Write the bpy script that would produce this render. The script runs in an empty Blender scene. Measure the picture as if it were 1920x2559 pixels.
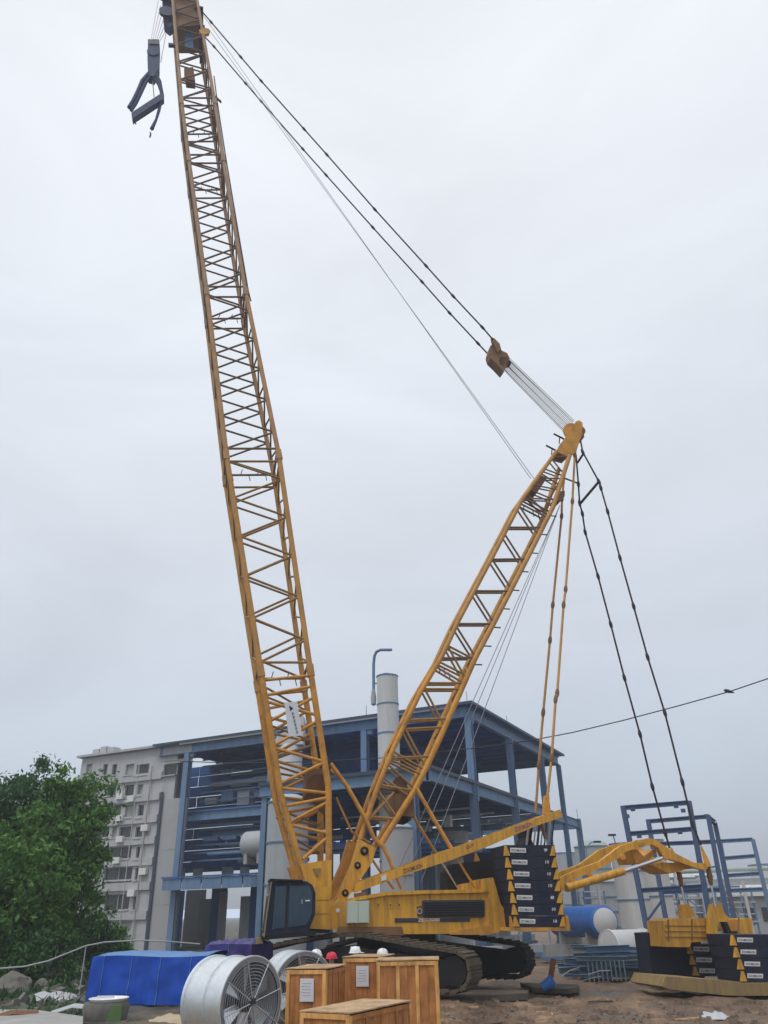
import bpy, bmesh, math, random
from mathutils import Vector, Matrix, noise
V = Vector
random.seed(7)
scene = bpy.context.scene
# ------------------------------------------------------------------ camera
FPX, TH, RO = 1922.0, math.radians(27.6), math.radians(1.3)
CAM = V((0, 0, 2.6))
FW = V((0, math.cos(TH), math.sin(TH))); UP0 = V((0, -math.sin(TH), math.cos(TH))); R0 = V((1, 0, 0))
RI = math.cos(RO)*R0 - math.sin(RO)*UP0; UPV = math.sin(RO)*R0 + math.cos(RO)*UP0
cd = bpy.data.cameras.new('camera'); cam = bpy.data.objects.new('camera', cd)
scene.collection.objects.link(cam); scene.camera = cam
cd.sensor_fit = 'HORIZONTAL'; cd.sensor_width = 36; cd.lens = 36*FPX/1920
cd.clip_start = 0.2; cd.clip_end = 6000
m3 = Matrix((RI, UPV, -FW)).transposed()
cam.matrix_world = Matrix.Translation(CAM) @ m3.to_4x4()
# ------------------------------------------------------------------ sky and light
SUN_EL, SUN_AZ = math.radians(64), math.radians(222)     # azimuth measured from +Y clockwise: behind the camera, to its left
world = bpy.data.worlds.new('World'); scene.world = world; world.use_nodes = True
wt = world.node_tree; wt.nodes.clear()
def wn(t, **k):
    n = wt.nodes.new(t)
    for a, b in k.items(): setattr(n, a, b)
    return n
wo = wn('ShaderNodeOutputWorld'); wbg = wn('ShaderNodeBackground'); sky = wn('ShaderNodeTexSky', sky_type='NISHITA')
sky.sun_disc = False; sky.sun_elevation = SUN_EL; sky.sun_rotation = SUN_AZ
sky.air_density = 1.2; sky.dust_density = 3.0
tc = wn('ShaderNodeTexCoord'); sep = wn('ShaderNodeSeparateXYZ'); wt.links.new(tc.outputs['Generated'], sep.inputs[0])
ramp = wn('ShaderNodeValToRGB'); wt.links.new(sep.outputs[2], ramp.inputs[0])   # overcast: brighter overhead than at the horizon
el = ramp.color_ramp.elements
el[0].position = 0.0; el[0].color = (0.57, 0.655, 0.78, 1)
el[1].position = 1.0; el[1].color = (0.90, 0.93, 0.97, 1)
for p, c in ((0.12, (0.585, 0.668, 0.785, 1)), (0.28, (0.655, 0.715, 0.805, 1)), (0.5, (0.755, 0.805, 0.88, 1)), (0.78, (0.855, 0.89, 0.945, 1))):
    e = el.new(p); e.color = c
mp = wn('ShaderNodeMapping'); mp.inputs['Scale'].default_value = (1.2, 1.2, 3.2); wt.links.new(tc.outputs['Generated'], mp.inputs[0])
nz = wn('ShaderNodeTexNoise'); nz.inputs['Scale'].default_value = 1.6; nz.inputs['Detail'].default_value = 5; nz.inputs['Roughness'].default_value = 0.5
nz.inputs['Distortion'].default_value = 0.6
wt.links.new(mp.outputs[0], nz.inputs[0])
mr = wn('ShaderNodeMapRange'); mr.inputs[1].default_value = 0.3; mr.inputs[2].default_value = 0.7; mr.inputs[3].default_value = 0.91; mr.inputs[4].default_value = 1.09
wt.links.new(nz.outputs[0], mr.inputs[0])
mul = wn('ShaderNodeVectorMath', operation='SCALE'); wt.links.new(ramp.outputs[0], mul.inputs[0]); wt.links.new(mr.outputs[0], mul.inputs['Scale'])
sks = wn('ShaderNodeVectorMath', operation='SCALE'); sks.inputs['Scale'].default_value = 0.08; wt.links.new(sky.outputs[0], sks.inputs[0])
mx = wn('ShaderNodeMix', data_type='RGBA'); mx.inputs[0].default_value = 0.93      # cloud cover over the clear sky
wt.links.new(sks.outputs[0], mx.inputs[6]); wt.links.new(mul.outputs[0], mx.inputs[7])
wt.links.new(mx.outputs[2], wbg.inputs[0]); wbg.inputs[1].default_value = 1.0
wt.links.new(wbg.outputs[0], wo.inputs[0])
sl = bpy.data.lights.new('sun', 'SUN'); sl.energy = 1.4; sl.angle = math.radians(18); sl.color = (1, 0.95, 0.88)
so = bpy.data.objects.new('sun', sl); scene.collection.objects.link(so)
sd = V((math.sin(SUN_AZ)*math.cos(SUN_EL), math.cos(SUN_AZ)*math.cos(SUN_EL), math.sin(SUN_EL)))
so.rotation_euler = sd.to_track_quat('Z', 'Y').to_euler(); so.location = (0, 0, 80)
vs = scene.view_settings; vs.view_transform = 'Standard'; vs.look = 'None'; vs.exposure = 0.10; vs.gamma = 1.0; vs.use_curve_mapping = False

# ------------------------------------------------------------------ geometry helpers
COL = scene.collection
ORG = {}
def ray(x, y): return FW*FPX + RI*(x-960) + UPV*(1279.5-y)
def plane(x, y, p0, n):
    d = ray(x, y); return CAM + d*((V(p0)-CAM).dot(n)/d.dot(n))
def PY(x, y, Y): return plane(x, y, (0, Y, 0), V((0, 1, 0)))
def PZ(x, y, z): return plane(x, y, (0, 0, z), V((0, 0, 1)))
ZU = V((0, 0, 1))
def tag(o, label=None, cat=None, group=None, kind=None):
    if label: o['label'] = label
    if cat: o['category'] = cat
    if group: o['group'] = group
    if kind: o['kind'] = kind
    return o
def thing(name, loc, label, cat, group=None):
    o = bpy.data.objects.new(name, None); o.empty_display_size = 0.3; COL.objects.link(o)
    o.location = loc; ORG[o] = V(loc); return tag(o, label, cat, group)
def link(name, me, parent, org):
    o = bpy.data.objects.new(name, me); COL.objects.link(o); ORG[o] = V(org)
    if parent: o.parent = parent; o.location = V(org)-ORG[parent]
    else: o.location = org
    return o
class MB:
    def __init__(s): s.v = []; s.f = []
    def add(s, vs, fs):
        b = len(s.v); s.v += [V(p) for p in vs]; s.f += [tuple(i+b for i in f) for f in fs]; return s
    def prism(s, pts, off):
        n = len(pts); pts = [V(p) for p in pts]; off = V(off)
        return s.add(pts+[p+off for p in pts], [tuple(range(n)), tuple(range(2*n-1, n-1, -1))]+[(i, i+n, (i+1) % n+n, (i+1) % n) for i in range(n)])
    def box(s, c, d, ax=None):
        ax = ax or (V((1, 0, 0)), V((0, 1, 0)), V((0, 0, 1))); c = V(c)
        P = [c+ax[0]*(d[0]/2*i)+ax[1]*(d[1]/2*j)+ax[2]*(d[2]/2*k) for k in (-1, 1) for j in (-1, 1) for i in (-1, 1)]
        return s.add(P, [(0, 2, 3, 1), (4, 5, 7, 6), (0, 1, 5, 4), (2, 6, 7, 3), (0, 4, 6, 2), (1, 3, 7, 5)])
    def beam(s, p, q, w, h, up=ZU):
        p, q = V(p), V(q); d = (q-p); L = d.length; d.normalize(); sd_ = d.cross(up)
        if sd_.length < 1e-4: sd_ = d.cross(V((0, 1, 0)))
        sd_.normalize(); u = sd_.cross(d)
        return s.box((p+q)/2, (L, w, h), (d, sd_, u))
    def ibeam(s, p, q, w, h, up=ZU, t=.04):
        p, q = V(p), V(q); d = (q-p).normalized(); sd_ = d.cross(up)
        if sd_.length < 1e-4: sd_ = d.cross(V((0, 1, 0)))
        sd_.normalize(); u = sd_.cross(d)
        s.box((p+q)/2, ((q-p).length, t, h-2*t), (d, sd_, u))
        for k in (-1, 1): s.box((p+q)/2+u*(k*(h-t)/2), ((q-p).length, w, t), (d, sd_, u))
        return s
    def tube(s, p, q, r, n=8, r2=None, cap=True):
        p, q = V(p), V(q); r2 = r if r2 is None else r2; d = (q-p).normalized()
        a = d.orthogonal().normalized(); b = d.cross(a)
        A = [(math.cos(2*math.pi*i/n), math.sin(2*math.pi*i/n)) for i in range(n)]
        vs = [p+(a*c+b*k)*r for c, k in A]+[q+(a*c+b*k)*r2 for c, k in A]
        fs = [(i, (i+1) % n, (i+1) % n+n, i+n) for i in range(n)]
        if cap: fs += [tuple(range(n-1, -1, -1)), tuple(range(n, 2*n))]
        return s.add(vs, fs)
    def lathe(s, o, ax, prof, n=24, close=True):
        o = V(o); ax = V(ax).normalized(); a = ax.orthogonal().normalized(); b = ax.cross(a); vs = []; fs = []
        for t, r in prof:
            vs += [o+ax*t+(a*math.cos(2*math.pi*i/n)+b*math.sin(2*math.pi*i/n))*r for i in range(n)]
        for k in range(len(prof)-1):
            fs += [(k*n+i, k*n+(i+1) % n, (k+1)*n+(i+1) % n, (k+1)*n+i) for i in range(n)]
        if close: fs += [tuple(range(n-1, -1, -1)), tuple(range((len(prof)-1)*n, len(prof)*n))]
        return s.add(vs, fs)
    def path(s, pts, r, n=6):
        pts = [V(p) for p in pts]; a = None; vs = []; fs = []
        for i, p in enumerate(pts):
            d = (pts[min(i+1, len(pts)-1)]-pts[max(i-1, 0)]).normalized()
            a = d.orthogonal().normalized() if a is None else (a-d*a.dot(d)).normalized()
            b = d.cross(a); rr = r[i] if isinstance(r, (list, tuple)) else r
            vs += [p+(a*math.cos(2*math.pi*k/n)+b*math.sin(2*math.pi*k/n))*rr for k in range(n)]
        for i in range(len(pts)-1):
            fs += [(i*n+k, i*n+(k+1) % n, (i+1)*n+(k+1) % n, (i+1)*n+k) for k in range(n)]
        fs += [tuple(range(n-1, -1, -1)), tuple(range((len(pts)-1)*n, len(pts)*n))]
        return s.add(vs, fs)
    def build(s, name, mat, parent=None, smooth=True, org=None, fix=True, sharp=38):
        if org is None:
            lo = V([min(p[i] for p in s.v) for i in range(3)]); hi = V([max(p[i] for p in s.v) for i in range(3)]); org = (lo+hi)/2
        org = V(org)
        me = bpy.data.meshes.new(name); me.from_pydata([p-org for p in s.v], [], s.f)
        if fix:
            bm = bmesh.new(); bm.from_mesh(me); bmesh.ops.recalc_face_normals(bm, faces=bm.faces[:]); bm.to_mesh(me); bm.free()
        me.materials.append(mat)
        if smooth: me.shade_smooth(); me.set_sharp_from_angle(angle=math.radians(sharp))
        me.update()
        return link(name, me, parent, org)
UNIT = {}
def strut(name, p, q, r, mat, parent):
    """a straight round bar; all share one cylinder mesh per material"""
    if mat not in UNIT:
        m = MB().tube((0, 0, -.5), (0, 0, .5), 1, 10); me = bpy.data.meshes.new('bar'); me.from_pydata(m.v, [], m.f); me.materials.append(mat)
        me.shade_smooth(); me.set_sharp_from_angle(angle=math.radians(40)); UNIT[mat] = me
    p, q = V(p), V(q); d = q-p; o = bpy.data.objects.new(name, UNIT[mat]); COL.objects.link(o)
    M = Matrix.Translation((p+q)/2) @ d.to_track_quat('Z', 'Y').to_matrix().to_4x4() @ Matrix.Diagonal((r, r, d.length, 1))
    if parent: o.parent = parent; M = Matrix.Translation(-ORG[parent]) @ M
    o.matrix_basis = M; ORG[o] = (p+q)/2
    return o
def lettering(name, s, bl, br, tl, mat, parent, lift=.006):
    """flat letters fitted into the rectangle bl-br-tl"""
    c = bpy.data.curves.new('t', 'FONT'); c.body = s; c.size = 1; c.offset = .02; c.resolution_u = 2
    o = bpy.data.objects.new('t', c); COL.objects.link(o)
    dg = bpy.context.evaluated_depsgraph_get(); me = bpy.data.meshes.new_from_object(o.evaluated_get(dg))
    bpy.data.objects.remove(o); bpy.data.curves.remove(c)
    xs = [v.co.x for v in me.vertices]; ys = [v.co.y for v in me.vertices]; x0, x1, y0, y1 = min(xs), max(xs), min(ys), max(ys)
    bl, br, tl = V(bl), V(br), V(tl); nrm = (br-bl).cross(tl-bl).normalized()
    if nrm.dot(CAM-bl) < 0: nrm = -nrm
    org = (br+tl)/2
    for v in me.vertices:
        v.co = bl+(br-bl)*((v.co.x-x0)/(x1-x0))+(tl-bl)*((v.co.y-y0)/(y1-y0))+nrm*lift-org
    me.materials.clear(); me.materials.append(mat); me.update()
    return link(name, me, parent, org)

# ------------------------------------------------------------------ materials
def pm(name, col, rough=.5, metal=0, var=.18, scale=1.5, dirt=None, damt=.35, dscale=.8, streak=False, bump=0, bscale=30, detail=6, spec=.4, coat=0):
    m = bpy.data.materials.new(name); m.use_nodes = True; t = m.node_tree; b = t.nodes['Principled BSDF']; N = t.nodes.new; Lk = t.links.new
    b.inputs['Roughness'].default_value = rough; b.inputs['Metallic'].default_value = metal; b.inputs['Specular IOR Level'].default_value = spec
    if coat: b.inputs['Coat Weight'].default_value = coat
    g = N('ShaderNodeNewGeometry'); src = g.outputs['Position']
    n1 = N('ShaderNodeTexNoise'); n1.inputs['Scale'].default_value = scale; n1.inputs['Detail'].default_value = detail; n1.inputs['Roughness'].default_value = .62
    Lk(src, n1.inputs[0])
    mx_ = N('ShaderNodeMix'); mx_.data_type = 'RGBA'; Lk(n1.outputs[0], mx_.inputs[0])
    mx_.inputs[6].default_value = (*[c*(1-var) for c in col], 1); mx_.inputs[7].default_value = (*[min(1, c*(1+var)) for c in col], 1)
    out = mx_.outputs[2]
    if dirt:
        mp_ = N('ShaderNodeMapping'); mp_.inputs['Scale'].default_value = (1, 1, .12) if streak else (1, 1, 1); Lk(src, mp_.inputs[0])
        n2 = N('ShaderNodeTexNoise'); n2.inputs['Scale'].default_value = dscale*(4 if streak else 1); n2.inputs['Detail'].default_value = 8; n2.inputs['Roughness'].default_value = .7
        Lk(mp_.outputs[0], n2.inputs[0])
        r_ = N('ShaderNodeMapRange'); r_.inputs[1].default_value = .42; r_.inputs[2].default_value = .75; r_.inputs[4].default_value = damt*2; r_.clamp = True; Lk(n2.outputs[0], r_.inputs[0])
        m2 = N('ShaderNodeMix'); m2.data_type = 'RGBA'; Lk(r_.outputs[0], m2.inputs[0]); Lk(out, m2.inputs[6]); m2.inputs[7].default_value = (*dirt, 1); out = m2.outputs[2]
        rr = N('ShaderNodeMapRange'); rr.inputs[3].default_value = rough; rr.inputs[4].default_value = min(1, rough+.3); Lk(n2.outputs[0], rr.inputs[0]); Lk(rr.outputs[0], b.inputs['Roughness'])
    Lk(out, b.inputs['Base Color'])
    if bump:
        n3 = N('ShaderNodeTexNoise'); n3.inputs['Scale'].default_value = bscale; n3.inputs['Detail'].default_value = 6; Lk(src, n3.inputs[0])
        bp = N('ShaderNodeBump'); bp.inputs['Strength'].default_value = bump; bp.inputs['Distance'].default_value = .02; Lk(n3.outputs[0], bp.inputs['Height']); Lk(bp.outputs[0], b.inputs['Normal'])
    return m
RUST = (.16, .075, .035); MUDC = (.20, .155, .11)
M = dict(
 yellow=pm('crane_yellow', (.71, .36, .03), .48, dirt=(.22, .125, .055), damt=.45, dscale=1.3, streak=True, var=.10),
 boom=pm('boom_yellow', (.62, .29, .04), .5, dirt=(.19, .105, .05), damt=.42, dscale=1.9, var=.2),
 boomu=pm('boom_shaded_upper', (.42, .265, .155), .6, dirt=(.26, .17, .12), damt=.35, dscale=1.2, var=.16),  # upper boom: backlit shade put into the paint colour
 boomm=pm('boom_shaded_slight', (.55, .285, .075), .55, dirt=(.22, .14, .09), damt=.32, dscale=1.4, var=.15),  # boom yellow with a little shade mixed into the colour
 boomn=pm('boom_shaded_mid', (.49, .275, .115), .55, dirt=(.20, .13, .09), damt=.32, dscale=1.4, var=.15),  # middle step of the shade painted into the boom colour
 braceu=pm('brace_shaded', (.20, .13, .085), .65, dirt=(.10, .075, .06), damt=.3, var=.2),  # brace paint darkened to imitate backlighting against the sky
 brace=pm('brace_paint', (.34, .19, .055), .6, dirt=(.12, .085, .06), damt=.35, var=.2),
 brown=pm('grimy_brown', (.24, .125, .06), .6, dirt=(.08, .05, .04), damt=.3),
 navy=pm('navy_paint', (.010, .017, .042), .5, spec=.25, dirt=(.07, .05, .04), damt=.22, dscale=1.2, streak=True, var=.2),
 block=pm('hook_blue', (.025, .05, .13), .45, spec=.3, dirt=(.06, .06, .07), damt=.25),
 black=pm('dark_steel', (.013, .013, .016), .65, spec=.25, dirt=(.07, .055, .045), damt=.12),
 grille=pm('grille_dark', (.045, .045, .055), .6),
 pend=pm('pendant_steel', (.03, .026, .035), .55, metal=.2, dirt=(.09, .055, .035), damt=.25),
 rope=pm('wire_rope', (.30, .31, .34), .4, metal=.6, var=.25, scale=8),
 ropel=pm('wire_rope_pale', (.86, .87, .92), .5, metal=0, var=.2, scale=8),
 chrome=pm('cylinder_rod', (.62, .63, .66), .22, metal=.9, var=.05),
 white=pm('white_paint', (.74, .74, .73), .5, dirt=(.35, .32, .28), damt=.12, var=.06),
 mint=pm('cabinet_mint', (.50, .58, .50), .45, var=.05, dirt=(.3, .3, .25), damt=.1),
 purple=pm('decal_purple', (.22, .10, .20), .5), ink=pm('decal_ink', (.10, .055, .035), .5),
 glass=pm('cab_glass', (.02, .05, .085), .06, spec=.6, var=.1),
 bsteel=pm('blue_steel', (.14, .245, .40), .5, dirt=(.11, .12, .14), damt=.3, streak=True, var=.12),
 bdark=pm('deck_blue', (.03, .135, .40), .55, dirt=(.04, .05, .07), damt=.3, var=.25, scale=.7),
 slate=pm('slate_steel', (.05, .068, .10), .55, var=.15),
 bframe=pm('frame_blue', (.065, .115, .235), .5, dirt=(.10, .11, .13), damt=.25, var=.12),
 clad=pm('facade_grey', (.47, .475, .49), .7, dirt=(.30, .30, .30), damt=.25, dscale=.35, streak=True, var=.08, scale=.4),
 panel=pm('panel_grey', (.40, .405, .42), .6, dirt=(.28, .28, .285), damt=.2, dscale=.3, var=.06),
 pane=pm('window_glass', (.045, .055, .06), .12, spec=.6, var=.4, scale=.6),
 blind=pm('window_blind', (.33, .37, .35), .5, var=.25, scale=.8),
 silo=pm('silo_white', (.58, .59, .585), .55, dirt=(.36, .34, .31), damt=.25, dscale=.25, streak=True, var=.07),
 silob=pm('silo_grey', (.40, .43, .455), .55, dirt=(.28, .28, .28), damt=.25, dscale=.3, streak=True, var=.1),
 teal=pm('vessel_green', (.34, .42, .40), .5, dirt=(.22, .22, .2), damt=.25, var=.1),
 tank=pm('tank_blue', (.03, .14, .46), .35, dirt=(.05, .08, .16), damt=.2, var=.12),
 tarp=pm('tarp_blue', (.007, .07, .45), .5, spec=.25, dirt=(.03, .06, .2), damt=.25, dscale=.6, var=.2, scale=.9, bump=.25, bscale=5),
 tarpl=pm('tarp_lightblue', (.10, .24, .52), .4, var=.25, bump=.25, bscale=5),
 tarpp=pm('tarp_violet', (.06, .045, .20), .4, var=.35, bump=.4, bscale=6),
 galv=pm('galvanised', (.84, .87, .89), .27, metal=.85, var=.12, scale=9, dirt=(.42, .45, .47), damt=.2, dscale=2.5, detail=2),
 wire=pm('guard_wire', (.55, .57, .60), .35, metal=.7),
 fangrey=pm('fan_grey', (.22, .235, .25), .5, metal=.3),
 fandark=pm('fan_dark', (.085, .09, .10), .5, metal=.4),
 concrete=pm('concrete', (.36, .36, .35), .85, dirt=(.2, .19, .17), damt=.3, bump=.4, bscale=14),
 stone=pm('stone', (.17, .16, .15), .9, dirt=(.07, .085, .05), damt=.4, dscale=2, bump=.6, bscale=9),
 mat_=pm('timber_mat', (.065, .055, .045), .85, dirt=MUDC, damt=.35, bump=.4),
 dusty=pm('dusty_shoe', (.10, .078, .052), .8, dirt=(.035, .03, .026), damt=.4, dscale=2.5, var=.25, bump=.4),
 shoe=pm('track_shoe', (.016, .016, .018), .7, spec=.25, dirt=(.06, .05, .04), damt=.15, var=.25),
 scrap=pm('scrap_blue', (.17, .25, .31), .5, dirt=(.14, .15, .16), damt=.3, var=.3, scale=3),
 base=pm('tray_base', (.30, .205, .075), .75, dirt=(.15, .125, .095), damt=.5, dscale=1.5, streak=True),
 rust=pm('rust', RUST, .8, var=.35, scale=5), helmetw=pm('helmet_white', (.78, .79, .80), .3, var=.03), helmetr=pm('helmet_red', (.62, .03, .06), .3, var=.05),
 paper=pm('paper', (.66, .68, .73), .8, var=.04), cable=pm('cable', (.03, .03, .035), .6),
 bark=pm('bark', (.085, .062, .045), .9, var=.3, scale=6, bump=.6), sheet=pm('white_sheet', (.47, .48, .51), .6, var=.12, scale=2, bump=.3, bscale=4),
 sack=pm('sack_tan', (.44, .36, .25), .9, var=.2, bump=.5, bscale=12), skin=pm('skin', (.45, .27, .19), .6), cloth=pm('work_cloth', (.05, .07, .13), .85, var=.3),
 greenpaint=pm('green_paint', (.09, .17, .06), .6, var=.3, scale=4), bkt=pm('bucket_blue', (.05, .19, .55), .4),
)
def wood_mat(name, col):
    m = bpy.data.materials.new(name); m.use_nodes = True; t = m.node_tree; b = t.nodes['Principled BSDF']; N = t.nodes.new; Lk = t.links.new
    b.inputs['Roughness'].default_value = .75; b.inputs['Specular IOR Level'].default_value = .25
    g = N('ShaderNodeTexCoord'); oi = N('ShaderNodeObjectInfo'); ad = N('ShaderNodeVectorMath'); ad.operation = 'ADD'; sc = N('ShaderNodeVectorMath'); sc.operation = 'SCALE'
    cx = N('ShaderNodeCombineXYZ')
    for i in range(3): Lk(oi.outputs['Random'], cx.inputs[i])
    Lk(cx.outputs[0], sc.inputs[0]); sc.inputs['Scale'].default_value = 37
    Lk(g.outputs['Object'], ad.inputs[0]); Lk(sc.outputs[0], ad.inputs[1])
    mp_ = N('ShaderNodeMapping'); mp_.inputs['Scale'].default_value = (9, 9, .9); Lk(ad.outputs[0], mp_.inputs[0])
    n = N('ShaderNodeTexNoise'); n.inputs['Scale'].default_value = 1.3; n.inputs['Detail'].default_value = 8; n.inputs['Distortion'].default_value = .8; Lk(mp_.outputs[0], n.inputs[0])
    n2 = N('ShaderNodeTexNoise'); n2.inputs['Scale'].default_value = 2.3; n2.inputs['Detail'].default_value = 5; Lk(ad.outputs[0], n2.inputs[0])
    r = N('ShaderNodeValToRGB'); r.color_ramp.elements[0].position = .3; r.color_ramp.elements[0].color = (*[c*.78 for c in col], 1)
    r.color_ramp.elements[1].position = .7; r.color_ramp.elements[1].color = (*[min(1, c*1.2) for c in col], 1); Lk(n.outputs[0], r.inputs[0])
    mm = N('ShaderNodeMix'); mm.data_type = 'RGBA'; mm.blend_type = 'MULTIPLY'; mm.inputs[0].default_value = .6; Lk(r.outputs[0], mm.inputs[6])
    r2 = N('ShaderNodeValToRGB'); r2.color_ramp.elements[0].position = .35; r2.color_ramp.elements[0].color = (.38, .32, .30, 1); r2.color_ramp.elements[1].position = .6; Lk(n2.outputs[0], r2.inputs[0]); Lk(r2.outputs[0], mm.inputs[7])
    Lk(mm.outputs[2], b.inputs['Base Color'])
    bp = N('ShaderNodeBump'); bp.inputs['Strength'].default_value = .3; bp.inputs['Distance'].default_value = .01; Lk(n.outputs[0], bp.inputs['Height']); Lk(bp.outputs[0], b.inputs['Normal'])
    return m
M['wood'] = wood_mat('crate_plywood', (.50, .215, .07)); M['woodl'] = wood_mat('crate_batten', (.78, .43, .15)); M['woodt'] = wood_mat('crate_top', (.52, .36, .21))
def leaf_mat(name, c0, c1):
    m = bpy.data.materials.new(name); m.use_nodes = True; t = m.node_tree; b = t.nodes['Principled BSDF']; N = t.nodes.new; Lk = t.links.new
    g = N('ShaderNodeNewGeometry'); r = N('ShaderNodeValToRGB'); r.color_ramp.elements[0].color = (*c0, 1); r.color_ramp.elements[1].color = (*c1, 1)
    Lk(g.outputs['Random Per Island'], r.inputs[0]); Lk(r.outputs[0], b.inputs['Base Color']); b.inputs['Roughness'].default_value = .55; b.inputs['Specular IOR Level'].default_value = .3
    tr = N('ShaderNodeBsdfTranslucent'); Lk(r.outputs[0], tr.inputs[0]); mxs = N('ShaderNodeMixShader'); mxs.inputs[0].default_value = .25
    Lk(b.outputs[0], mxs.inputs[1]); Lk(tr.outputs[0], mxs.inputs[2]); Lk(mxs.outputs[0], t.nodes['Material Output'].inputs[0])
    return m
M['leaf'] = leaf_mat('leaf_bright', (.045, .13, .022), (.13, .275, .05)); M['leafd'] = leaf_mat('leaf_dark', (.022, .08, .024), (.06, .16, .04))
def ground_mat():
    m = bpy.data.materials.new('muddy_ground'); m.use_nodes = True; t = m.node_tree; b = t.nodes['Principled BSDF']; N = t.nodes.new; Lk = t.links.new
    g = N('ShaderNodeNewGeometry'); n1 = N('ShaderNodeTexNoise'); n1.inputs['Scale'].default_value = .55; n1.inputs['Detail'].default_value = 10; n1.inputs['Roughness'].default_value = .65; Lk(g.outputs['Position'], n1.inputs[0])
    r = N('ShaderNodeValToRGB'); e = r.color_ramp.elements; e[0].position = .3; e[0].color = (.055, .037, .027, 1); e[1].position = .70; e[1].color = (.34, .235, .15, 1); k = e.new(.5); k.color = (.16, .108, .072, 1); Lk(n1.outputs[0], r.inputs[0])
    n2 = N('ShaderNodeTexNoise'); n2.inputs['Scale'].default_value = 7; n2.inputs['Detail'].default_value = 8; n2.inputs['Roughness'].default_value = .7; Lk(g.outputs['Position'], n2.inputs[0])
    mm = N('ShaderNodeMix'); mm.data_type = 'RGBA'; mm.blend_type = 'OVERLAY'; mm.inputs[0].default_value = 1.0; Lk(r.outputs[0], mm.inputs[6]); Lk(n2.outputs[0], mm.inputs[7])
    # damp weedy soil on the left of the yard
    s = N('ShaderNodeSeparateXYZ'); Lk(g.outputs['Position'], s.inputs[0]); mr_ = N('ShaderNodeMapRange'); mr_.inputs[1].default_value = -4; mr_.inputs[2].default_value = -9; Lk(s.outputs[0], mr_.inputs[0])
    n3 = N('ShaderNodeTexNoise'); n3.inputs['Scale'].default_value = .9; n3.inputs['Detail'].default_value = 8; Lk(g.outputs['Position'], n3.inputs[0])
    r3 = N('ShaderNodeValToRGB'); r3.color_ramp.elements[0].position = .38; r3.color_ramp.elements[0].color = (.035, .045, .022, 1); r3.color_ramp.elements[1].position = .66; r3.color_ramp.elements[1].color = (.13, .12, .10, 1); Lk(n3.outputs[0], r3.inputs[0])
    m3_ = N('ShaderNodeMix'); m3_.data_type = 'RGBA'; Lk(mr_.outputs[0], m3_.inputs[0]); Lk(mm.outputs[2], m3_.inputs[6]); Lk(r3.outputs[0], m3_.inputs[7])
    Lk(m3_.outputs[2], b.inputs['Base Color']); rr = N('ShaderNodeMapRange'); rr.inputs[1].default_value = .35; rr.inputs[2].default_value = .6; rr.inputs[3].default_value = .28; rr.inputs[4].default_value = .95; Lk(n1.outputs[0], rr.inputs[0]); Lk(rr.outputs[0], b.inputs['Roughness']); b.inputs['Specular IOR Level'].default_value = .3
    bp = N('ShaderNodeBump'); bp.inputs['Strength'].default_value = .7; bp.inputs['Distance'].default_value = .05; Lk(n2.outputs[0], bp.inputs['Height']); Lk(bp.outputs[0], b.inputs['Normal'])
    return m
M['ground'] = ground_mat()

# ------------------------------------------------------------------ ground
def gz(x, y):
    """height of the yard: falls gently to the right, rutted and lumpy"""
    base = -.03*max(0, min(x, 16))*(1 if y > 24 else max(0, (y-14)/10))
    k = max(0, 1-abs(y-30)/45)
    n = noise.fractal(V((x*.35, y*.35, 3.1)), 1.0, 2.1, 5)*.13 + noise.fractal(V((x*1.3, y*1.3, 9.2)), 1.0, 2.1, 4)*.10
    rut = .16*math.sin((x*.5+y*.9)*1.7)*max(0, noise.noise(V((x*.2, y*.2, 1))))
    left = .35*max(0, min(1, (-x-9)/6))*max(0, min(1, (y-26)/8))
    return base + (n+rut)*k*min(1, max(.15, y/10)) + left
def axis(lo, hi, st, far):
    a = [lo+i*st for i in range(int((hi-lo)/st)+1)]; ext = []; d = st*2; p = a[-1]
    while p < far: p += d; d *= 1.6; ext.append(p)
    pre = []; d = st*2; p = a[0]
    while p > -far: p -= d; d *= 1.6; pre.append(p)
    return pre[::-1]+a+ext
gx = axis(-22, 24, .2, 2600); gy = axis(12, 46, .2, 2600)
gv = [(x, y, gz(x, y)) for y in gy for x in gx]; nx = len(gx)
me = bpy.data.meshes.new('ground'); me.from_pydata(gv, [], [(j*nx+i, j*nx+i+1, (j+1)*nx+i+1, (j+1)*nx+i) for j in range(len(gy)-1) for i in range(nx-1)])
me.materials.append(M['ground']); me.shade_smooth(); go = link('ground', me, None, (0, 0, 0)); tag(go, kind='structure')
# ------------------------------------------------------------------ hall and office (axes taken from their eaves)
AZ = math.radians(-26.3); a_ = V((math.cos(AZ), math.sin(AZ), 0)); b_ = V((-a_.y, a_.x, 0))
KC = PY(1165, 1757, 58); KC.z = 0
def LP(s, t, z): return KC+a_*s+b_*t+ZU*z
def FA(x, y, o=0): return plane(x, y, KC+b_*o, b_)
def FE(x, y, o=0): return plane(x, y, KC+a_*o, a_)
def sz(x, y, o=0):
    p = FA(x, y, o); return (p-KC).dot(a_), p.z
ABZ = (a_, b_, ZU)
hall = thing('industrial_hall', LP(-13, 8, 0), 'open blue steel hall under construction with two roof decks behind the crane', 'building')
RT = 16.5
rf = MB().prism([LP(-30, -.5, RT-.12), LP(.6, -.5, RT-.12), LP(.6, 25.4, RT-.12), LP(-30, 25.4, RT-.12)], ZU*.12).build('roof', M['bdark'], hall, False)
MB().ibeam(LP(-29.5, 0, RT-.62), LP(0, 0, RT-.62), .35, .75).build('eave_beam', M['bsteel'], rf, False)
MB().ibeam(LP(0, .2, RT-.62), LP(0, 25, RT-.62), .35, .75).build('eave_beam', M['bsteel'], rf, False)
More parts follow.
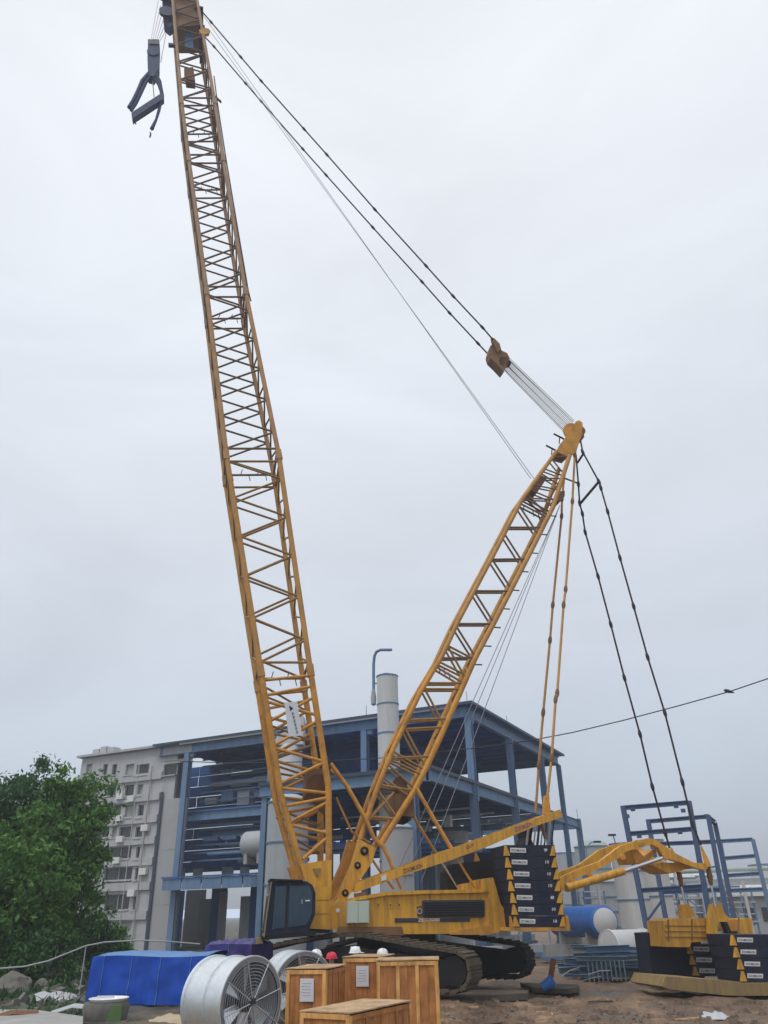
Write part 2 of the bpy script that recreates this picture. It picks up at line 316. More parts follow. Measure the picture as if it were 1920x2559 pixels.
MB().ibeam(LP(-29.5, 25, RT-.62), LP(0, 25, RT-.62), .35, .75).build('eave_beam', M['bsteel'], rf, False)
MB().beam(LP(-27, -.42, RT-.2), LP(-1.5, -.42, RT-.2), .05, .16).build('sky_gap_strip', M['white'], rf, False)  # white strip imitating bright sky seen through the gap under the roof
MB().beam(LP(-30, -.53, RT-.05), LP(.66, -.53, RT-.05), .05, .2).build('edge_trim', M['slate'], rf, False); MB().beam(LP(.64, -.5, RT-.05), LP(.64, 25.4, RT-.05), .05, .2).build('edge_trim', M['slate'], rf, False)
MB().beam(LP(-13, -7.8, 10.87), LP(.25, -7.8, 10.87), .05, .2).build('edge_trim', M['slate'], rf, False); MB().beam(LP(.23, -7.75, 10.87), LP(.23, 19, 10.87), .05, .2).build('edge_trim', M['slate'], rf, False)
for i in range(12):
    t = 2+i*2
    MB().ibeam(LP(-29.5, t, RT-.32), LP(-.2, t, RT-.32), .22, .36).build('purlin', M['bdark'], rf, False)
for s in (-8.7, -17.4, -26.1): MB().ibeam(LP(s, .3, RT-.85), LP(s, 24.8, RT-.85), .3, .7).build('rafter', M['bdark'], rf, False)
# lower deck: reaches further forward than the upper storey
Z2 = 10.9
dk = MB().prism([LP(-13, -7.6, Z2-.1), LP(.2, -7.6, Z2-.1), LP(.2, 19, Z2-.1), LP(-13, 19, Z2-.1)], ZU*.1).build('lower_deck', M['bdark'], hall, False)
MB().prism([LP(-27, 1.5, Z2-.1), LP(-13.05, 1.5, Z2-.1), LP(-13.05, 19, Z2-.1), LP(-27, 19, Z2-.1)], ZU*.1).build('floor_deck', M['bdark'], hall, False)
MB().ibeam(LP(0, -7.6, Z2-.5), LP(0, 30.3, Z2-.5), .35, .75).build('edge_beam', M['bsteel'], dk, False)
MB().ibeam(LP(-13, -7.6, Z2-.5), LP(-.2, -7.6, Z2-.5), .35, .75).build('edge_beam', M['bsteel'], dk, False)
MB().ibeam(LP(-27, 1.4, Z2-.5), LP(-13, 1.4, Z2-.5), .35, .75).build('edge_beam', M['bsteel'], dk, False)
MB().ibeam(LP(-13, 30.3, Z2-.5), LP(-.2, 30.3, Z2-.5), .35, .9).build('edge_beam', M['bsteel'], dk, False)
for i in range(13):
    t = -6+i*2
    MB().ibeam(LP(-12.8, t, Z2-.3), LP(-.2, t, Z2-.3), .2, .34).build('joist', M['bdark'], dk, False)
for i in range(8):
    MB().ibeam(LP(-26.8, 3+i*2, Z2-.3), LP(-13.2, 3+i*2, Z2-.3), .2, .34).build('joist', M['bdark'], dk, False)
for i in range(3): MB().beam(LP(-11, 21+i*2.6, Z2-.35), LP(-.2, 21+i*2.6, Z2-.35), .25, .3).build('joist', M['bsteel'], dk, False)
def column(s, t, z1, w=.42):
    MB().ibeam(LP(s, t, -.6), LP(s, t, z1), w, w, up=b_, t=.05).build('column', M['bsteel'], hall, False)
for t in (.25, 9.6, 18.8): column(0, t, RT-1, .5)
column(0, 25, RT-1); column(0, 30.3, Z2, .5); column(-1.2, -7.6, Z2-.9, .62)
for s in (-8.7, -17.4): column(s, 0.1, RT-1, .5)
column(-26.3, .1, RT-1, .55)
for s in (-8.7, -17.4, -26.1):
    column(s, 12, RT-1.2); column(s, 24.6, RT-1)
column(-12.6, -7.4, Z2-.9); column(-12.6, 30.3, Z2-.9); column(-6.5, 30.3, Z2-.9)
# walkway level at mid height, with fascia panels
wk = MB().prism([LP(-26.9, -.9, 5.25), LP(-15, -.9, 5.25), LP(-15, 8, 5.25), LP(-26.9, 8, 5.25)], ZU*.12).build('walkway', M['bdark'], hall, False)
for i in range(6):
    s = -26.85+i*2.0
    MB().box(LP(s+.98, -.98, 5.05), (1.9, .07, .85), ABZ).build('fascia_panel', M['bsteel'], wk, False)
MB().beam(LP(-26.9, -1.05, 5.55), LP(-15, -1.05, 5.55), .14, .12).build('rail', M['bdark'], wk, False)
# partial cladding at the back, in separate sheets with gaps
rc = random.Random(5)
for i in range(-1, 6):
    for j in range(10):
        if (i, j) in ((5, 0), (5, 1), (4, 0), (3, 0)): continue
        MB().box(LP(-35+i*3.9+1.95, 7.5+rc.uniform(-.09, .09), 6.8+j*.95), (3.86, .08, .9), (a_, (b_+ZU*rc.uniform(-.08, .08)).normalized(), ZU)).build('cladding_sheet', M['bdark'], hall, False)
for i, (s0, z0, w, h, m, t0) in enumerate([(-33.5, -.3, 3.0, 5.2, 'bdark', 8), (-30.3, -.3, 2.2, 5.2, 'panel', 7.6), (-28.2, .2, 1.3, 3.9, 'blind', 6.5), (-26.4, -.3, 1.6, 5.2, 'bdark', 6), (-25.2, .3, .8, 4.3, 'panel', 5), (-23.4, .6, 1.3, 3.6, 'silo', 6), (-21.6, -.3, 1.5, 5.2, 'bdark', 5), (-20.2, .3, .8, 4.5, 'silob', 5.2), (-18.4, .5, 1.2, 3.2, 'blind', 5), (-16.6, -.3, 1.4, 4.9, 'bdark', 6), (-14.8, .3, 1.2, 4.4, 'panel', 4),
        (-31.6, 5.5, 1.2, 1.2, 'blind', 6.6), (-29.5, 5.5, 1.0, 1.1, 'silo', 6.6), (-26.0, 5.4, 1.2, 1.2, 'silob', 6.4), (-24.0, 5.5, .9, 1.0, 'blind', 6.2)]):
    MB().box(LP(s0, t0, z0+h/2), (w, .15, h), ABZ).build('partition_panel', M[m], hall, False)
# pipes and ducts inside the hall, each a part
for i, (s0, s1, t, z, r, m) in enumerate([(-26, -14, 3, 13.1, .16, 'silob'), (-25, -15, 4, 12.4, .28, 'bsteel'), (-24, -13.5, 5, 11.8, .12, 'silob'), (-26.5, -16, 2.4, 9.7, .14, 'bsteel'), (-25.5, -14, 3.5, 9.1, .3, 'bsteel'),
        (-26, -13.5, 5, 8.3, .18, 'silob'), (-25, -18, 2.2, 7.4, .14, 'bsteel'), (-12, -2, 6, 9.4, .2, 'bsteel'), (-11, -1, 12, 9.6, .14, 'silob'), (-12, -3, 15, 9.2, .25, 'bsteel'), (-26, -16, 6, 14.4, .1, 'silob')]):
    MB().tube(LP(s0, t, z), LP(s1, t, z), r, 10).build('pipe', M[m], hall)
for i in range(7): MB().box(LP(-25.6+i*1.75, 3.2, 11.75+.25*(i % 2)), (1.25, .9, .55+.3*(i % 3)), ABZ).build('cable_tray', M['bsteel' if i % 2 else 'silob'], hall, False)
for i in range(6): MB().box(LP(-25+i*2.0, 2.6, 8.6), (1.5, .5, .3), ABZ).build('cable_tray', M['bsteel'], hall, False)
for i in range(5): MB().box(LP(-11+i*2.1, 21.5+i % 2, Z2-.75), (1.6, .12, .1), ABZ).build('white_strip', M['white'], hall, False)  # plain white strips below the rear of the lower deck
for t0, t1 in ((9.8, 18.6),):                              # rod bracing and gusset plates on the end bay
    MB().tube(LP(.1, t0, .5), LP(.1, t1, Z2-1), .035, 6).build('brace_rod', M['bsteel'], hall); MB().tube(LP(.1, t1, .5), LP(.1, t0, Z2-1), .035, 6).build('brace_rod', M['bsteel'], hall)
for t in (.25, 9.6, 18.8):
    for z in (RT-1.15, Z2-1.0): MB().box(LP(.02, t+.45, z), (.3, .5, .4), ABZ).build('gusset', M['bsteel'], hall, False)
for s in (-8.7, -17.4, -26.3):
    for z in (RT-1.15,): MB().box(LP(s+.45, .1, z), (.5, .3, .4), ABZ).build('gusset', M['bsteel'], hall, False)
for i in range(9):
    MB().ibeam(LP(-12.6, -5+i*2.2, 6.9), LP(-1.5, -5+i*2.2, 6.9), .16, .26).build('joist', M['bsteel' if i % 2 else 'bdark'], hall, False)
for i in range(10):
    s0 = -12.4+i*1.15; MB().box(LP(s0, 2+(i*37 % 5), 7.3+(i*53 % 7)*.35), (.5+.12*(i % 4), .5, .4+.2*(i % 3)), ABZ).build('duct', M[('silob', 'bsteel', 'silo')[i % 3]], hall, False)
for i in range(7): MB().tube(LP(-12.5, 3+i*1.4, 9.5-.35*(i % 3)), LP(-1, 3+i*1.4, 9.5-.35*(i % 3)), .07+.03*(i % 3), 8).build('pipe', M[('silo', 'silob', 'bsteel')[i % 3]], hall)
for i in range(6): MB().ibeam(LP(-26.5, 2.0+i*.15, 6.9+i*.62), LP(-15, 2.0+i*.15, 6.9+i*.62), .1, .12).build('girt', M['bsteel'], hall, False)
for i in range(5): MB().ibeam(LP(-26.5, 2.4, 11.7+i*.75), LP(-15, 2.4, 11.7+i*.75), .09, .11).build('girt', M['bsteel'], hall, False)
rq = random.Random(12)
for i in range(26):
    s0 = rq.uniform(-27, -17); z0 = rq.choice((7.0, 7.6, 8.2, 8.8, 9.4, 11.6, 12.3, 12.9, 13.5, 14.1, 14.7)); t0 = rq.uniform(3, 9); w0 = rq.uniform(.8, 3.2)
    MB().box(LP(s0+w0/2, t0, z0), (w0, rq.uniform(.2, .9), rq.choice((.12, .2, .32, .45))), ABZ).build('duct', M[rq.choice(('bsteel', 'bdark', 'silob'))], hall, False)
for s, t in ((-8.5, 0), (0, .25), (0, 9.6), (0, 30.3)): strut('lightning_rod', LP(s, t, (Z2 if t > 30 else RT)-.1), LP(s, t, (Z2 if t > 30 else RT)+.95), .025, M['bsteel'], hall)
def vessel_h(name, p, q, r, mat, label, cat, bands=0):
    o = thing(name, (p+q)/2-ZU*r, label, cat); ax = (q-p).normalized(); L = (q-p).length
    MB().lathe(p, ax, [(-.35*r, .05*r), (-.3*r, .45*r), (-.16*r, .8*r), (0, r), (L, r), (L+.16*r, .8*r), (L+.3*r, .45*r), (L+.35*r, .05*r)], 28).build('shell', mat, o)
    for k in range(bands): MB().lathe(p+ax*(L*(k+.5)/bands), ax, [(-.06, r*1.015), (.06, r*1.015)], 28).build('band', M['bsteel'], o)
    for k in (.2, .8): 
        c = p+ax*(L*k); MB().box(c-ZU*(r*1.0), (.3, r*1.5, r*.9), (ax, ax.cross(ZU), ZU)).build('saddle', M['concrete'], o, False)
    return o
def silo(name, c, r, z0, z1, mat, label, cat='silo', rings=5, cap='flat', group=None, n=28):
    o = thing(name, (c.x, c.y, z0), label, cat, group); c = V((c.x, c.y, 0))
    pr = [(z0, r), (z1, r)]
    if cap == 'dome': pr += [(z1+r*.18, r*.85), (z1+r*.32, r*.5), (z1+r*.38, .05)]
    if cap == 'cone': pr += [(z1+r*.5, .06)]
    MB().lathe(c, ZU, pr, n).build('shell', mat, o)
    for k in range(rings):
        z = z0+(z1-z0)*(k+1)/(rings)-.04; MB().lathe(c+ZU*z, ZU, [(-.05, r*1.012), (-.04, r*1.05), (.04, r*1.05), (.05, r*1.012)], n).build('flange', M['bsteel'], o)
    return o
# tall stack standing through the lower deck
T1 = FA(968, 1690, -4.2); tw = silo('white_stack', T1, .78, -.5, T1.z, M['silo'], 'tall white stack with flanged rings and gooseneck pipe rising through the hall', 'stack', 9)
g0 = FA(933, 1752, -4.2); gp = [FA(934, 1660, -4.2), FA(936, 1640, -4.2), FA(941, 1629, -4.2), FA(952, 1624, -4.2), FA(979, 1624, -4.2)]
MB().path([FA(934, 1745, -4.2)]+gp, .11, 10).build('gooseneck_pipe', M['bsteel'], tw)
MB().lathe(FA(934, 1760, -4.2), ZU, [(-.1, .08), (0, .2), (.5, .22), (1.1, .12)], 12).build('trap_bulb', M['silob'], tw)
MB().beam(FA(934, 1708, -4.2), FA(945, 1708, -4.2), .1, .1).build('pipe_bracket', M['bsteel'], tw, False)
MB().tube(FA(966, 1692, -4.2), FA(966, 1684, -4.2), .3, 12).build('vent_cap', M['bsteel'], tw)
# second vessel behind the boom: stepped head, tapering body
T2 = FA(724, 1880, -3); h2 = thing('reactor_tower', (T2.x, T2.y, -.5), 'pale reactor tower with stepped hopper head seen through the boom lattice', 'tower')
c2 = V((T2.x, T2.y, 0)); zt = T2.z
MB().lathe(c2, ZU, [(-.5, 1.0), (zt, 1.0), (zt+.5, .8)], 24).build('shell', M['silo'], h2)
MB().prism([c2+V((-1.2, -.7, zt+.45)), c2+V((1.1, -.7, zt+.45)), c2+V((1.1, -.7, zt+2.6)), c2+V((.1, -.7, zt+2.6)), c2+V((-.1, -.7, zt+1.5)), c2+V((-.9, -.7, zt+1.2))], V((0, 1.5, 0))).build('hopper', M['silo'], h2, False)
for z in (3, 6, 9, zt-.1): MB().lathe(c2+ZU*z, ZU, [(-.05, 1.02), (0, 1.08), (.05, 1.02)], 24).build('flange', M['bsteel'], h2)
MB().box(c2+V((-1.1, -.2, zt+1.3)), (.3, .3, .5)).build('duct_stub', M['bdark'], h2, False)
T3 = FA(722, 2005, -9); T3b = silo('grey_vessel', T3, 1.35, -.5, T3.z, M['silob'], 'broad grey vertical vessel standing just behind the boom foot', 'vessel', 4, 'dome')
T4 = FA(992, 2070, -9.5); silo('beige_vessel', T4, .95, -.5, T4.z, M['panel'], 'beige cylindrical vessel behind the back mast foot', 'vessel', 3, 'dome')
p4 = FA(618, 2112, -2.2); q4 = FA(672, 2108, -2.2); vessel_h('horizontal_tank', p4, q4, .95, M['silob'], 'grey horizontal tank on the walkway level inside the hall', 'tank')
# far vessels seen through the lower storey
for i, (x, y, o_, r, m, lb) in enumerate([(1128, 2078, 14, 1.5, 'silo', 'white domed vessel under the lower deck right of the back mast'), (1070, 2090, 17, 1.1, 'silob', 'narrow grey vessel under the lower deck beside the back mast')]):
    c = FA(x, y, o_); silo('domed_vessel', c, r, -.5, c.z, M[m], lb, 'vessel', 2, 'dome')
# ------------------------------------------------------------------ office block left of the hall
def wall_holes(s0, s1, z0, z1, holes, t0, th, name, mat, parent):
    ss = sorted({s0, s1, *[h[0] for h in holes], *[h[1] for h in holes]}); zs = sorted({z0, z1, *[h[2] for h in holes], *[h[3] for h in holes]}); m = MB()
    for i in range(len(ss)-1):
        j = 0
        while j < len(zs)-1:
            def solid(j): 
                cs, cz = (ss[i]+ss[i+1])/2, (zs[j]+zs[j+1])/2
                return not any(h[0] < cs < h[1] and h[2] < cz < h[3] for h in holes)
            if solid(j):
                k = j
                while k+1 < len(zs)-1 and solid(k+1): k += 1
                m.box(LP((ss[i]+ss[i+1])/2, t0+th/2, (zs[j]+zs[k+1])/2), (ss[i+1]-ss[i], th, zs[k+1]-zs[j]), ABZ); j = k+1
            else: j += 1
    return m.build(name, mat, parent, False)
def zz(x, y): return sz(x/3.32, 1780+y/3.32)
off = thing('office_block', LP(-35, 5, 0), 'grey concrete office block with rows of windows behind the tree', 'building')
rows = [(430, 518, [(700, 760), (840, 888), (915, 966), (1030, 1108), (1120, 1232), (1345, 1460)]), (600, 690, [(700, 800), (870, 960), (1022, 1108), (1128, 1182)]),
        (768, 872, [(720, 900), (930, 1000), (1022, 1106), (1130, 1190)]), (950, 1040, [(760, 900), (915, 965), (975, 1092), (1110, 1178)]), (1118, 1216, [(700, 860), (892, 1086), (1115, 1156)]),
        (1290, 1392, [(700, 830), (850, 1092), (1106, 1142)]), (1512, 1640, [(700, 830), (850, 1072), (1090, 1136)]), (1740, 1840, [(770, 1085)])]
holes = []
for y0, y1, xs in rows:
    for x0, x1 in xs:
        sa, za = zz(x0, y1); sb, zb = zz(x1, y0); zc = zz((x0+x1)/2, y1)[1]; zd = zz((x0+x1)/2, y0)[1]; holes.append((sa, sb, zc, zd))
sL = -39.2; sR = zz(1290, 1000)[0]
wl = wall_holes(sL, sR, -.5, 16.3, holes, .12, .28, 'wall', M['clad'], off)
for i, (sa, sb, za, zb) in enumerate(holes):
    w = MB().box(LP((sa+sb)/2, .33, (za+zb)/2), (sb-sa, .03, zb-za), ABZ).build('window', M['pane'] if i % 3 else M['blind'], off, False)
    n = 2 if sb-sa > 1.6 else 1
    f = MB()
    for k in range(n+1): f.box(LP(sa+(sb-sa)*k/n, .27, (za+zb)/2), (.07, .08, zb-za), ABZ)
    for z in (za, zb): f.box(LP((sa+sb)/2, .262, z), (sb-sa, .075, .07), ABZ)
    f.build('frame', M['panel'], w, False)
    MB().box(LP((sa+sb)/2, .05, za-.08), (sb-sa+.15, .3, .09), ABZ).build('sill', M['clad'], w, False)
for y in (560, 728, 905, 1078, 1250, 1450, 1690):
    z = zz(1000, y)[1]; MB().box(LP((sL+sR)/2+.01, .03, z), (sR-sL, .16, .62), ABZ).build('spandrel_band', M['clad'], off, False)
MB().box(LP((sL+sR)/2, 2, 8), (sR-sL-.1, 3.2, 16.4), ABZ).build('body', M['clad'], off, False)
MB().prism([LP(-39.6, -.25, 16.34), LP(-27.2, -.25, 16.34), LP(-27.2, 6, 16.34), LP(-39.6, 6, 16.34)], ZU*.2).build('roof_slab', M['clad'], off, False)
MB().tube(LP(sR-2.7, -.06, 1), LP(sR-2.7, -.06, 15), .05, 6).build('downpipe', M['clad'], off)
ro_ = random.Random(3)
for (x, y) in ((1008, 860), (1008, 1035), (1100, 700), (980, 1210), (1200, 1300), (1008, 680), (1215, 940), (1105, 1480)):
    s_, z_ = zz(x, y); MB().box(LP(s_, -.12, z_-.2), (.75, .32, .5), ABZ).build('air_conditioner', M['white'], off, False)
for (x, y) in ((1245, 640),): 
    s_, z_ = zz(x, y); MB().tube(LP(s_, -.08, .5), LP(s_, -.08, z_+2), .06, 6).build('downpipe', M['panel'], off)
tr0 = LP(-38.6, 1.5, 16.8); 
for k in range(3): MB().box(tr0+a_*k*.95, (.8, .9, .9+.3*(k % 2)), ABZ).build('roof_unit', M['clad'], off, False)
# blank panel bay between office and hall
s0 = zz(1325, 1000)[0]; s1 = zz(1512, 1000)[0]; zt_ = zz(1420, 715)[1]
pw = thing('panel_wall', LP((s0+s1)/2, 0, 0), 'plain grey panel wall between the office block and the blue hall', 'wall')
npan = 3
for k in range(npan):
    zz0 = -.5+(zt_+.5)*k/npan; zz1 = -.5+(zt_+.5)*(k+1)/npan
    MB().box(LP((s0+s1)/2, .2, (zz0+zz1)/2), (s1-s0, .2, zz1-zz0-.025), ABZ).build('panel', M['panel'], pw, False)
MB().ibeam(LP(s0-.18, .1, -.5), LP(s0-.18, .1, zt_+.6), .3, .3, up=b_).build('post', M['slate'], pw, False)
MB().ibeam(LP(s0-.3, .12, zt_+3.1), LP(s1+.3, .12, zt_+3.1), .2, .3).build('header_beam', M['clad'], pw, False)
MB().box(LP((s0+s1)/2-.2, .1, zt_+4.2), (s1-s0+.8, .25, 1.1), ABZ).build('upper_panel', M['panel'], pw, False)

# ------------------------------------------------------------------ blue portal frames on the right
def seg(fn, pts): return [fn(*p) for p in pts]
fr = thing('steel_portal_frame', PY(1610, 2395, 45), 'tall blue steel frame of open bays nearest the yellow linkage arm', 'steel frame')
def FR(x, y, Yc): return plane(x, y, PY(1630, 2010, Yc), b_)
def frame(root, Yc, posts, beams, mat, w=.36):
    for (x0, y0, x1, y1) in posts: MB().ibeam(FR(x0, y0, Yc), FR(x1, y1, Yc), w, w, up=b_, t=.05).build('post', mat, root, False)
    for (x0, y0, x1, y1) in beams: MB().ibeam(FR(x0, y0, Yc)-b_*.0, FR(x1, y1, Yc), w*.8, w*.9, t=.05).build('beam', mat, root, False)
frame(fr, 44, [(1557, 2014, 1634, 2408), (1722, 2002, 1792, 2392)], [(1560, 2019, 1722, 2006), (1575, 2084, 1733, 2072), (1601, 2226, 1757, 2216), (1618, 2313, 1772, 2302)], M['bframe'], .25)
for x, y in ((1582, 2023), (1690, 2015), (1568, 2040), (1708, 2026), (1700, 2080), (1598, 2090)): MB().box(FR(x, y, 44), (.22, .16, .18), ABZ).build('bracket', M['bframe'], fr, False)
MB().tube(FR(1611, 2311, 44), FR(1655, 2250, 44), .06, 8).build('diagonal_rod', M['bframe'], fr)
fr2 = thing('steel_portal_frame', PY(1700, 2390, 50), 'blue steel frame standing behind the tall open frame, with a return bay', 'steel frame')
frame(fr2, 50, [(1620, 2048, 1672, 2340), (1770, 2037, 1826, 2340)], [(1622, 2053, 1770, 2041), (1635, 2110, 1782, 2104), (1655, 2230, 1802, 2224)], M['bframe'], .25)
q0, q1 = FR(1766, 2040, 50), FR(1766, 2040, 50)+b_*4.5
MB().ibeam(q0, q1, .22, .24).build('beam', M['bframe'], fr2, False); MB().ibeam(q1, V((q1.x, q1.y, -.5)), .26, .26, up=b_).build('post', M['bframe'], fr2, False)
fr3 = thing('steel_portal_frame', PY(1850, 2390, 56), 'low blue steel frame at the right edge of the picture', 'steel frame')
frame(fr3, 56, [(1882, 2098, 1945, 2360), (1800, 2102, 1846, 2360)], [(1745, 2106, 1882, 2098), (1805, 2146, 1890, 2139), (1815, 2189, 1900, 2183), (1826, 2226, 1910, 2222)], M['bsteel'], .25)
# ------------------------------------------------------------------ chemical plant far right
plant = [(1562, 2108, 62, 1.12, 'silo', 'flat'), (1622, 2100, 66, 1.08, 'silo', 'flat'), (1478, 2116, 100, 2.0, 'teal', 'dome'), (1500, 2205, 96, 2.2, 'silob', 'dome'), (1690, 2195, 104, 2.3, 'silo', 'dome'), (1740, 2190, 108, 2.0, 'silo', 'dome'),
         (1408, 2132, 110, 1.5, 'silob', 'flat'), (1428, 2176, 106, 1.3, 'silob', 'flat'), (1812, 2215, 100, 1.6, 'teal', 'flat'), (1868, 2225, 112, 2.6, 'silo', 'dome'), (1925, 2160, 118, 2.8, 'silo', 'flat'), (1610, 2222, 120, 2.2, 'teal', 'dome'), (1655, 2260, 84, 1.2, 'silo', 'dome')]
plab = ['tall pale silo behind the linkage arm, left of a pair', 'tall pale silo behind the linkage arm, right of a pair', 'green domed vessel with a lamp arm right of the hall', 'grey domed vessel above the blue tank', 'white domed vessel between the blue frames, left one', 'white domed vessel between the blue frames, right one',
        'stepped grey tower just right of the counterweight stack, taller part', 'stepped grey tower just right of the counterweight stack, lower part', 'green flat-topped vessel behind the right steel frame', 'wide white domed tank far behind the right counterweights', 'pale flat-topped silo at the right edge', 'green domed vessel behind the two grey silos', 'small white domed vessel at the foot of the tall frame']
for (x, y, Y, r, m, cp), lb in zip(plant, plab):
    c = PY(x, y, Y); silo('plant_vessel', c, r, -.5, c.z, M[m], lb, 'vessel', 4, cp, None, 20)
for k, (z, m, r) in enumerate([(2.2, 'silob', .28), (3.4, 'white', .22), (4.6, 'silob', .3), (5.6, 'teal', .2)]):
    tag(MB().tube((24+k, 84-k, z), (62, 70-k, z), r, 10).build('plant_pipe', M[m]), ['lowest grey pipe of the far pipe rack', 'white pipe on the far pipe rack', 'upper grey pipe of the far pipe rack', 'topmost green pipe of the far pipe rack'][k], 'pipe', 'pipes of the far rack')
for k in range(7):
    x = 26+k*5; y = 84.5-(x-24)*.37
    r_ = thing('pipe_rack_bent', (x, y, -.5), 'grey steel bent of the far pipe rack, number %d from the left' % (k+1) if 0 else ['leftmost', 'second', 'third', 'fourth', 'fifth', 'sixth', 'rightmost'][k]+' steel bent carrying the far pipe rack', 'pipe rack', 'bents of the far pipe rack')
    for dy in (-1.2, 1.2): strut('post', (x, y+dy, -.6), (x, y+dy, 6), .13, M['bsteel'], r_)
    for z in (2, 4.3, 6): strut('cross_beam', (x, y-1.4, z), (x, y+1.4, z), .1, M['bsteel'], r_)
pb = thing('process_building', PY(1890, 2330, 74), 'low grey plant building with a white roof edge behind the right frame', 'building')
c = PY(1915, 2290, 76); MB().box(V((c.x, c.y+4, 1.4)), (7, 6, 4)).build('wall', M['silob'], pb, False); MB().box(V((c.x, c.y+3.9, 3.5)), (7.5, 7, .3)).build('roof', M['white'], pb, False)
for k in range(4): MB().box(V((c.x-2.6+k*1.6, c.y+.97, 1.9)), (.9, .1, 1.1)).build('window', M['pane'], pb, False)
# steel platforms with ladders and rails around the vessels
plt = [(1680, 2225, 78, 2.0), (1745, 2245, 72, 1.8), (1850, 2255, 72, 2.2), (1488, 2262, 76, 1.8)]
pwl = ['right of the pair of pale silos', 'behind the yoke of the ballast tray', 'at the right, before the pipe rack', 'above the blue tank']
for (x, y, Y, w), lb in zip(plt, pwl):
    c = PY(x, y, Y); r_ = thing('service_platform', (c.x, c.y, -.4), 'grey steel service platform '+lb, 'platform')
    for dx in (-w/2, w/2):
        for dy in (0, 2.2): strut('post', (c.x+dx, c.y+dy, -.5), (c.x+dx, c.y+dy, c.z+1.1), .08, M['bsteel'], r_)
    for z in (c.z*.5, c.z):
        MB().box((c.x, c.y+1.1, z), (w+.3, 2.5, .12)).build('deck', M['silob'], r_, False)
        for h in (.55, 1.05): strut('hand_rail', (c.x-w/2, c.y, z+h), (c.x+w/2, c.y, z+h), .04, M['silo'], r_)
    strut('diagonal_brace', (c.x-w/2, c.y, 0), (c.x+w/2, c.y, c.z*.5), .05, M['bsteel'], r_); strut('diagonal_brace', (c.x+w/2, c.y, c.z*.5), (c.x-w/2, c.y, c.z), .05, M['bsteel'], r_)
    strut('riser_pipe', (c.x+w*.2, c.y-.3, -.4), (c.x+w*.2, c.y-.3, c.z+1.6), .13, M['silo'], r_); strut('riser_pipe', (c.x-w*.3, c.y-.2, -.4), (c.x-w*.3, c.y-.2, c.z*.8), .1, M['teal'], r_)
# yard clutter beyond the crane
ck = [(1215, 2395, 'silob', 2.2, .9), (1165, 2365, 'panel', 3, 1.2), (1262, 2372, 'concrete', 1.6, 1.1), (1330, 2378, 'silob', 2.4, .7), (1395, 2388, 'concrete', 1.4, .9), (1108, 2352, 'bsteel', 3.4, 1.3), (1430, 2352, 'concrete', 2.0, 1.5), (1300, 2350, 'silo', 3.0, .8), (1480, 2362, 'concrete', 1.5, 1.0), (1240, 2352, 'panel', 2.6, 1.6)]
cl_ = ['grey', 'dark grey', 'concrete', 'low pale', 'short concrete', 'long blue', 'tall concrete', 'white', 'small concrete', 'upright grey']
for k, ((x, y, m, w, h), nm) in enumerate(zip(ck, cl_)):
    p = PZ(x, y, .1); o = thing('equipment_skid', (p.x, p.y, 0), nm+' equipment skid on the ground behind the crane tracks', 'equipment'); 
    MB().box((p.x, p.y+.6, h/2-.2), (w, 1.2, h)).build('casing', M[m], o, False); MB().box((p.x, p.y+.6, -.05), (w+.4, 1.5, .2)).build('skid_frame', M['bsteel'], o, False)
    strut('pipe', (p.x-w*.3, p.y+.2, h-.3), (p.x-w*.3, p.y+.2, h+.7), .1, M['silob'], o); strut('pipe', (p.x-w*.3, p.y+.2, h+.65), (p.x+w*.5, p.y+.3, h+.65), .09, M['silo'], o)
for i, (x, y, Y) in enumerate([(1465, 2110, 95), (1538, 2095, 92)]):
    p = PY(x, y+10, Y); q = PY(x+(28 if i == 0 else -8), y-(6 if i == 0 else 8), Y)
    ll = thing('lamp_post', (p.x, p.y, -.3), ['street lamp with a long arm above the green vessel', 'small curved lamp post above the linkage arm'][i], 'lamp')
    MB().path([(p.x, p.y, -.3), (p.x, p.y, p.z*.6), p, (p+q)/2+ZU*.3, q], .07, 6).build('pole', M['bsteel'], ll); MB().box(q, (.8, .3, .2)).build('lamp_head', M['black'], ll, False)
# blue horizontal tank and others on the ground
p5, q5 = PY(1400, 2318, 57), PY(1512, 2312, 50); p5.z = q5.z = 1.95
bt = vessel_h('blue_tank', p5, q5, .84, M['tank'], 'bright blue horizontal tank behind the counterweight stack', 'tank'); MB().lathe(q5-(q5-p5).normalized()*.02, (q5-p5).normalized(), [(.10, .70), (.16, .72), (.31, .44), (.37, .06)], 28).build('white_end_cap', M['silo'], bt)
p6, q6 = PZ(1522, 2372, .85), PZ(1612, 2368, .85)
MBc = thing('white_drum', (p6+q6)/2-ZU*.75, 'large off-white drum lying on its side by the steel scrap', 'drum')
ax = (q6-p6).normalized(); MB().lathe(p6, ax, [(0, .75), (.02, .82), ((q6-p6).length, .82), ((q6-p6).length+.02, .75)], 32).build('shell', M['silo'], MBc)
for k in (0, .98): MB().lathe(p6+ax*((q6-p6).length*k), ax, [(0, .83), (.0, .87), (.06, .87), (.06, .83)], 32, False).build('rim', M['white'], MBc)
# ------------------------------------------------------------------ crawler crane (local axes: eu to the tail, ev away from the viewer)
AL = math.radians(12); CC = V((.5, 33.5, 0)); eu = V((math.cos(AL), math.sin(AL), 0)); ev = V((-math.sin(AL), math.cos(AL), 0))
def U(x, y, v): return plane(x, y, CC+ev*v, ev)
def Up(pts, v): return [U(x, y, v) for x, y in pts]
crane = thing('crawler_crane', CC, 'yellow lattice boom crawler crane with raised boom and back mast', 'crane')
def plate(name, pts, v0, v1, mat, parent, sm=False): return MB().prism(Up(pts, v0), ev*(v1-v0)).build(name, mat, parent, sm)
def lerp2(p, q, t): return (p[0]+(q[0]-p[0])*t, p[1]+(q[1]-p[1])*t)
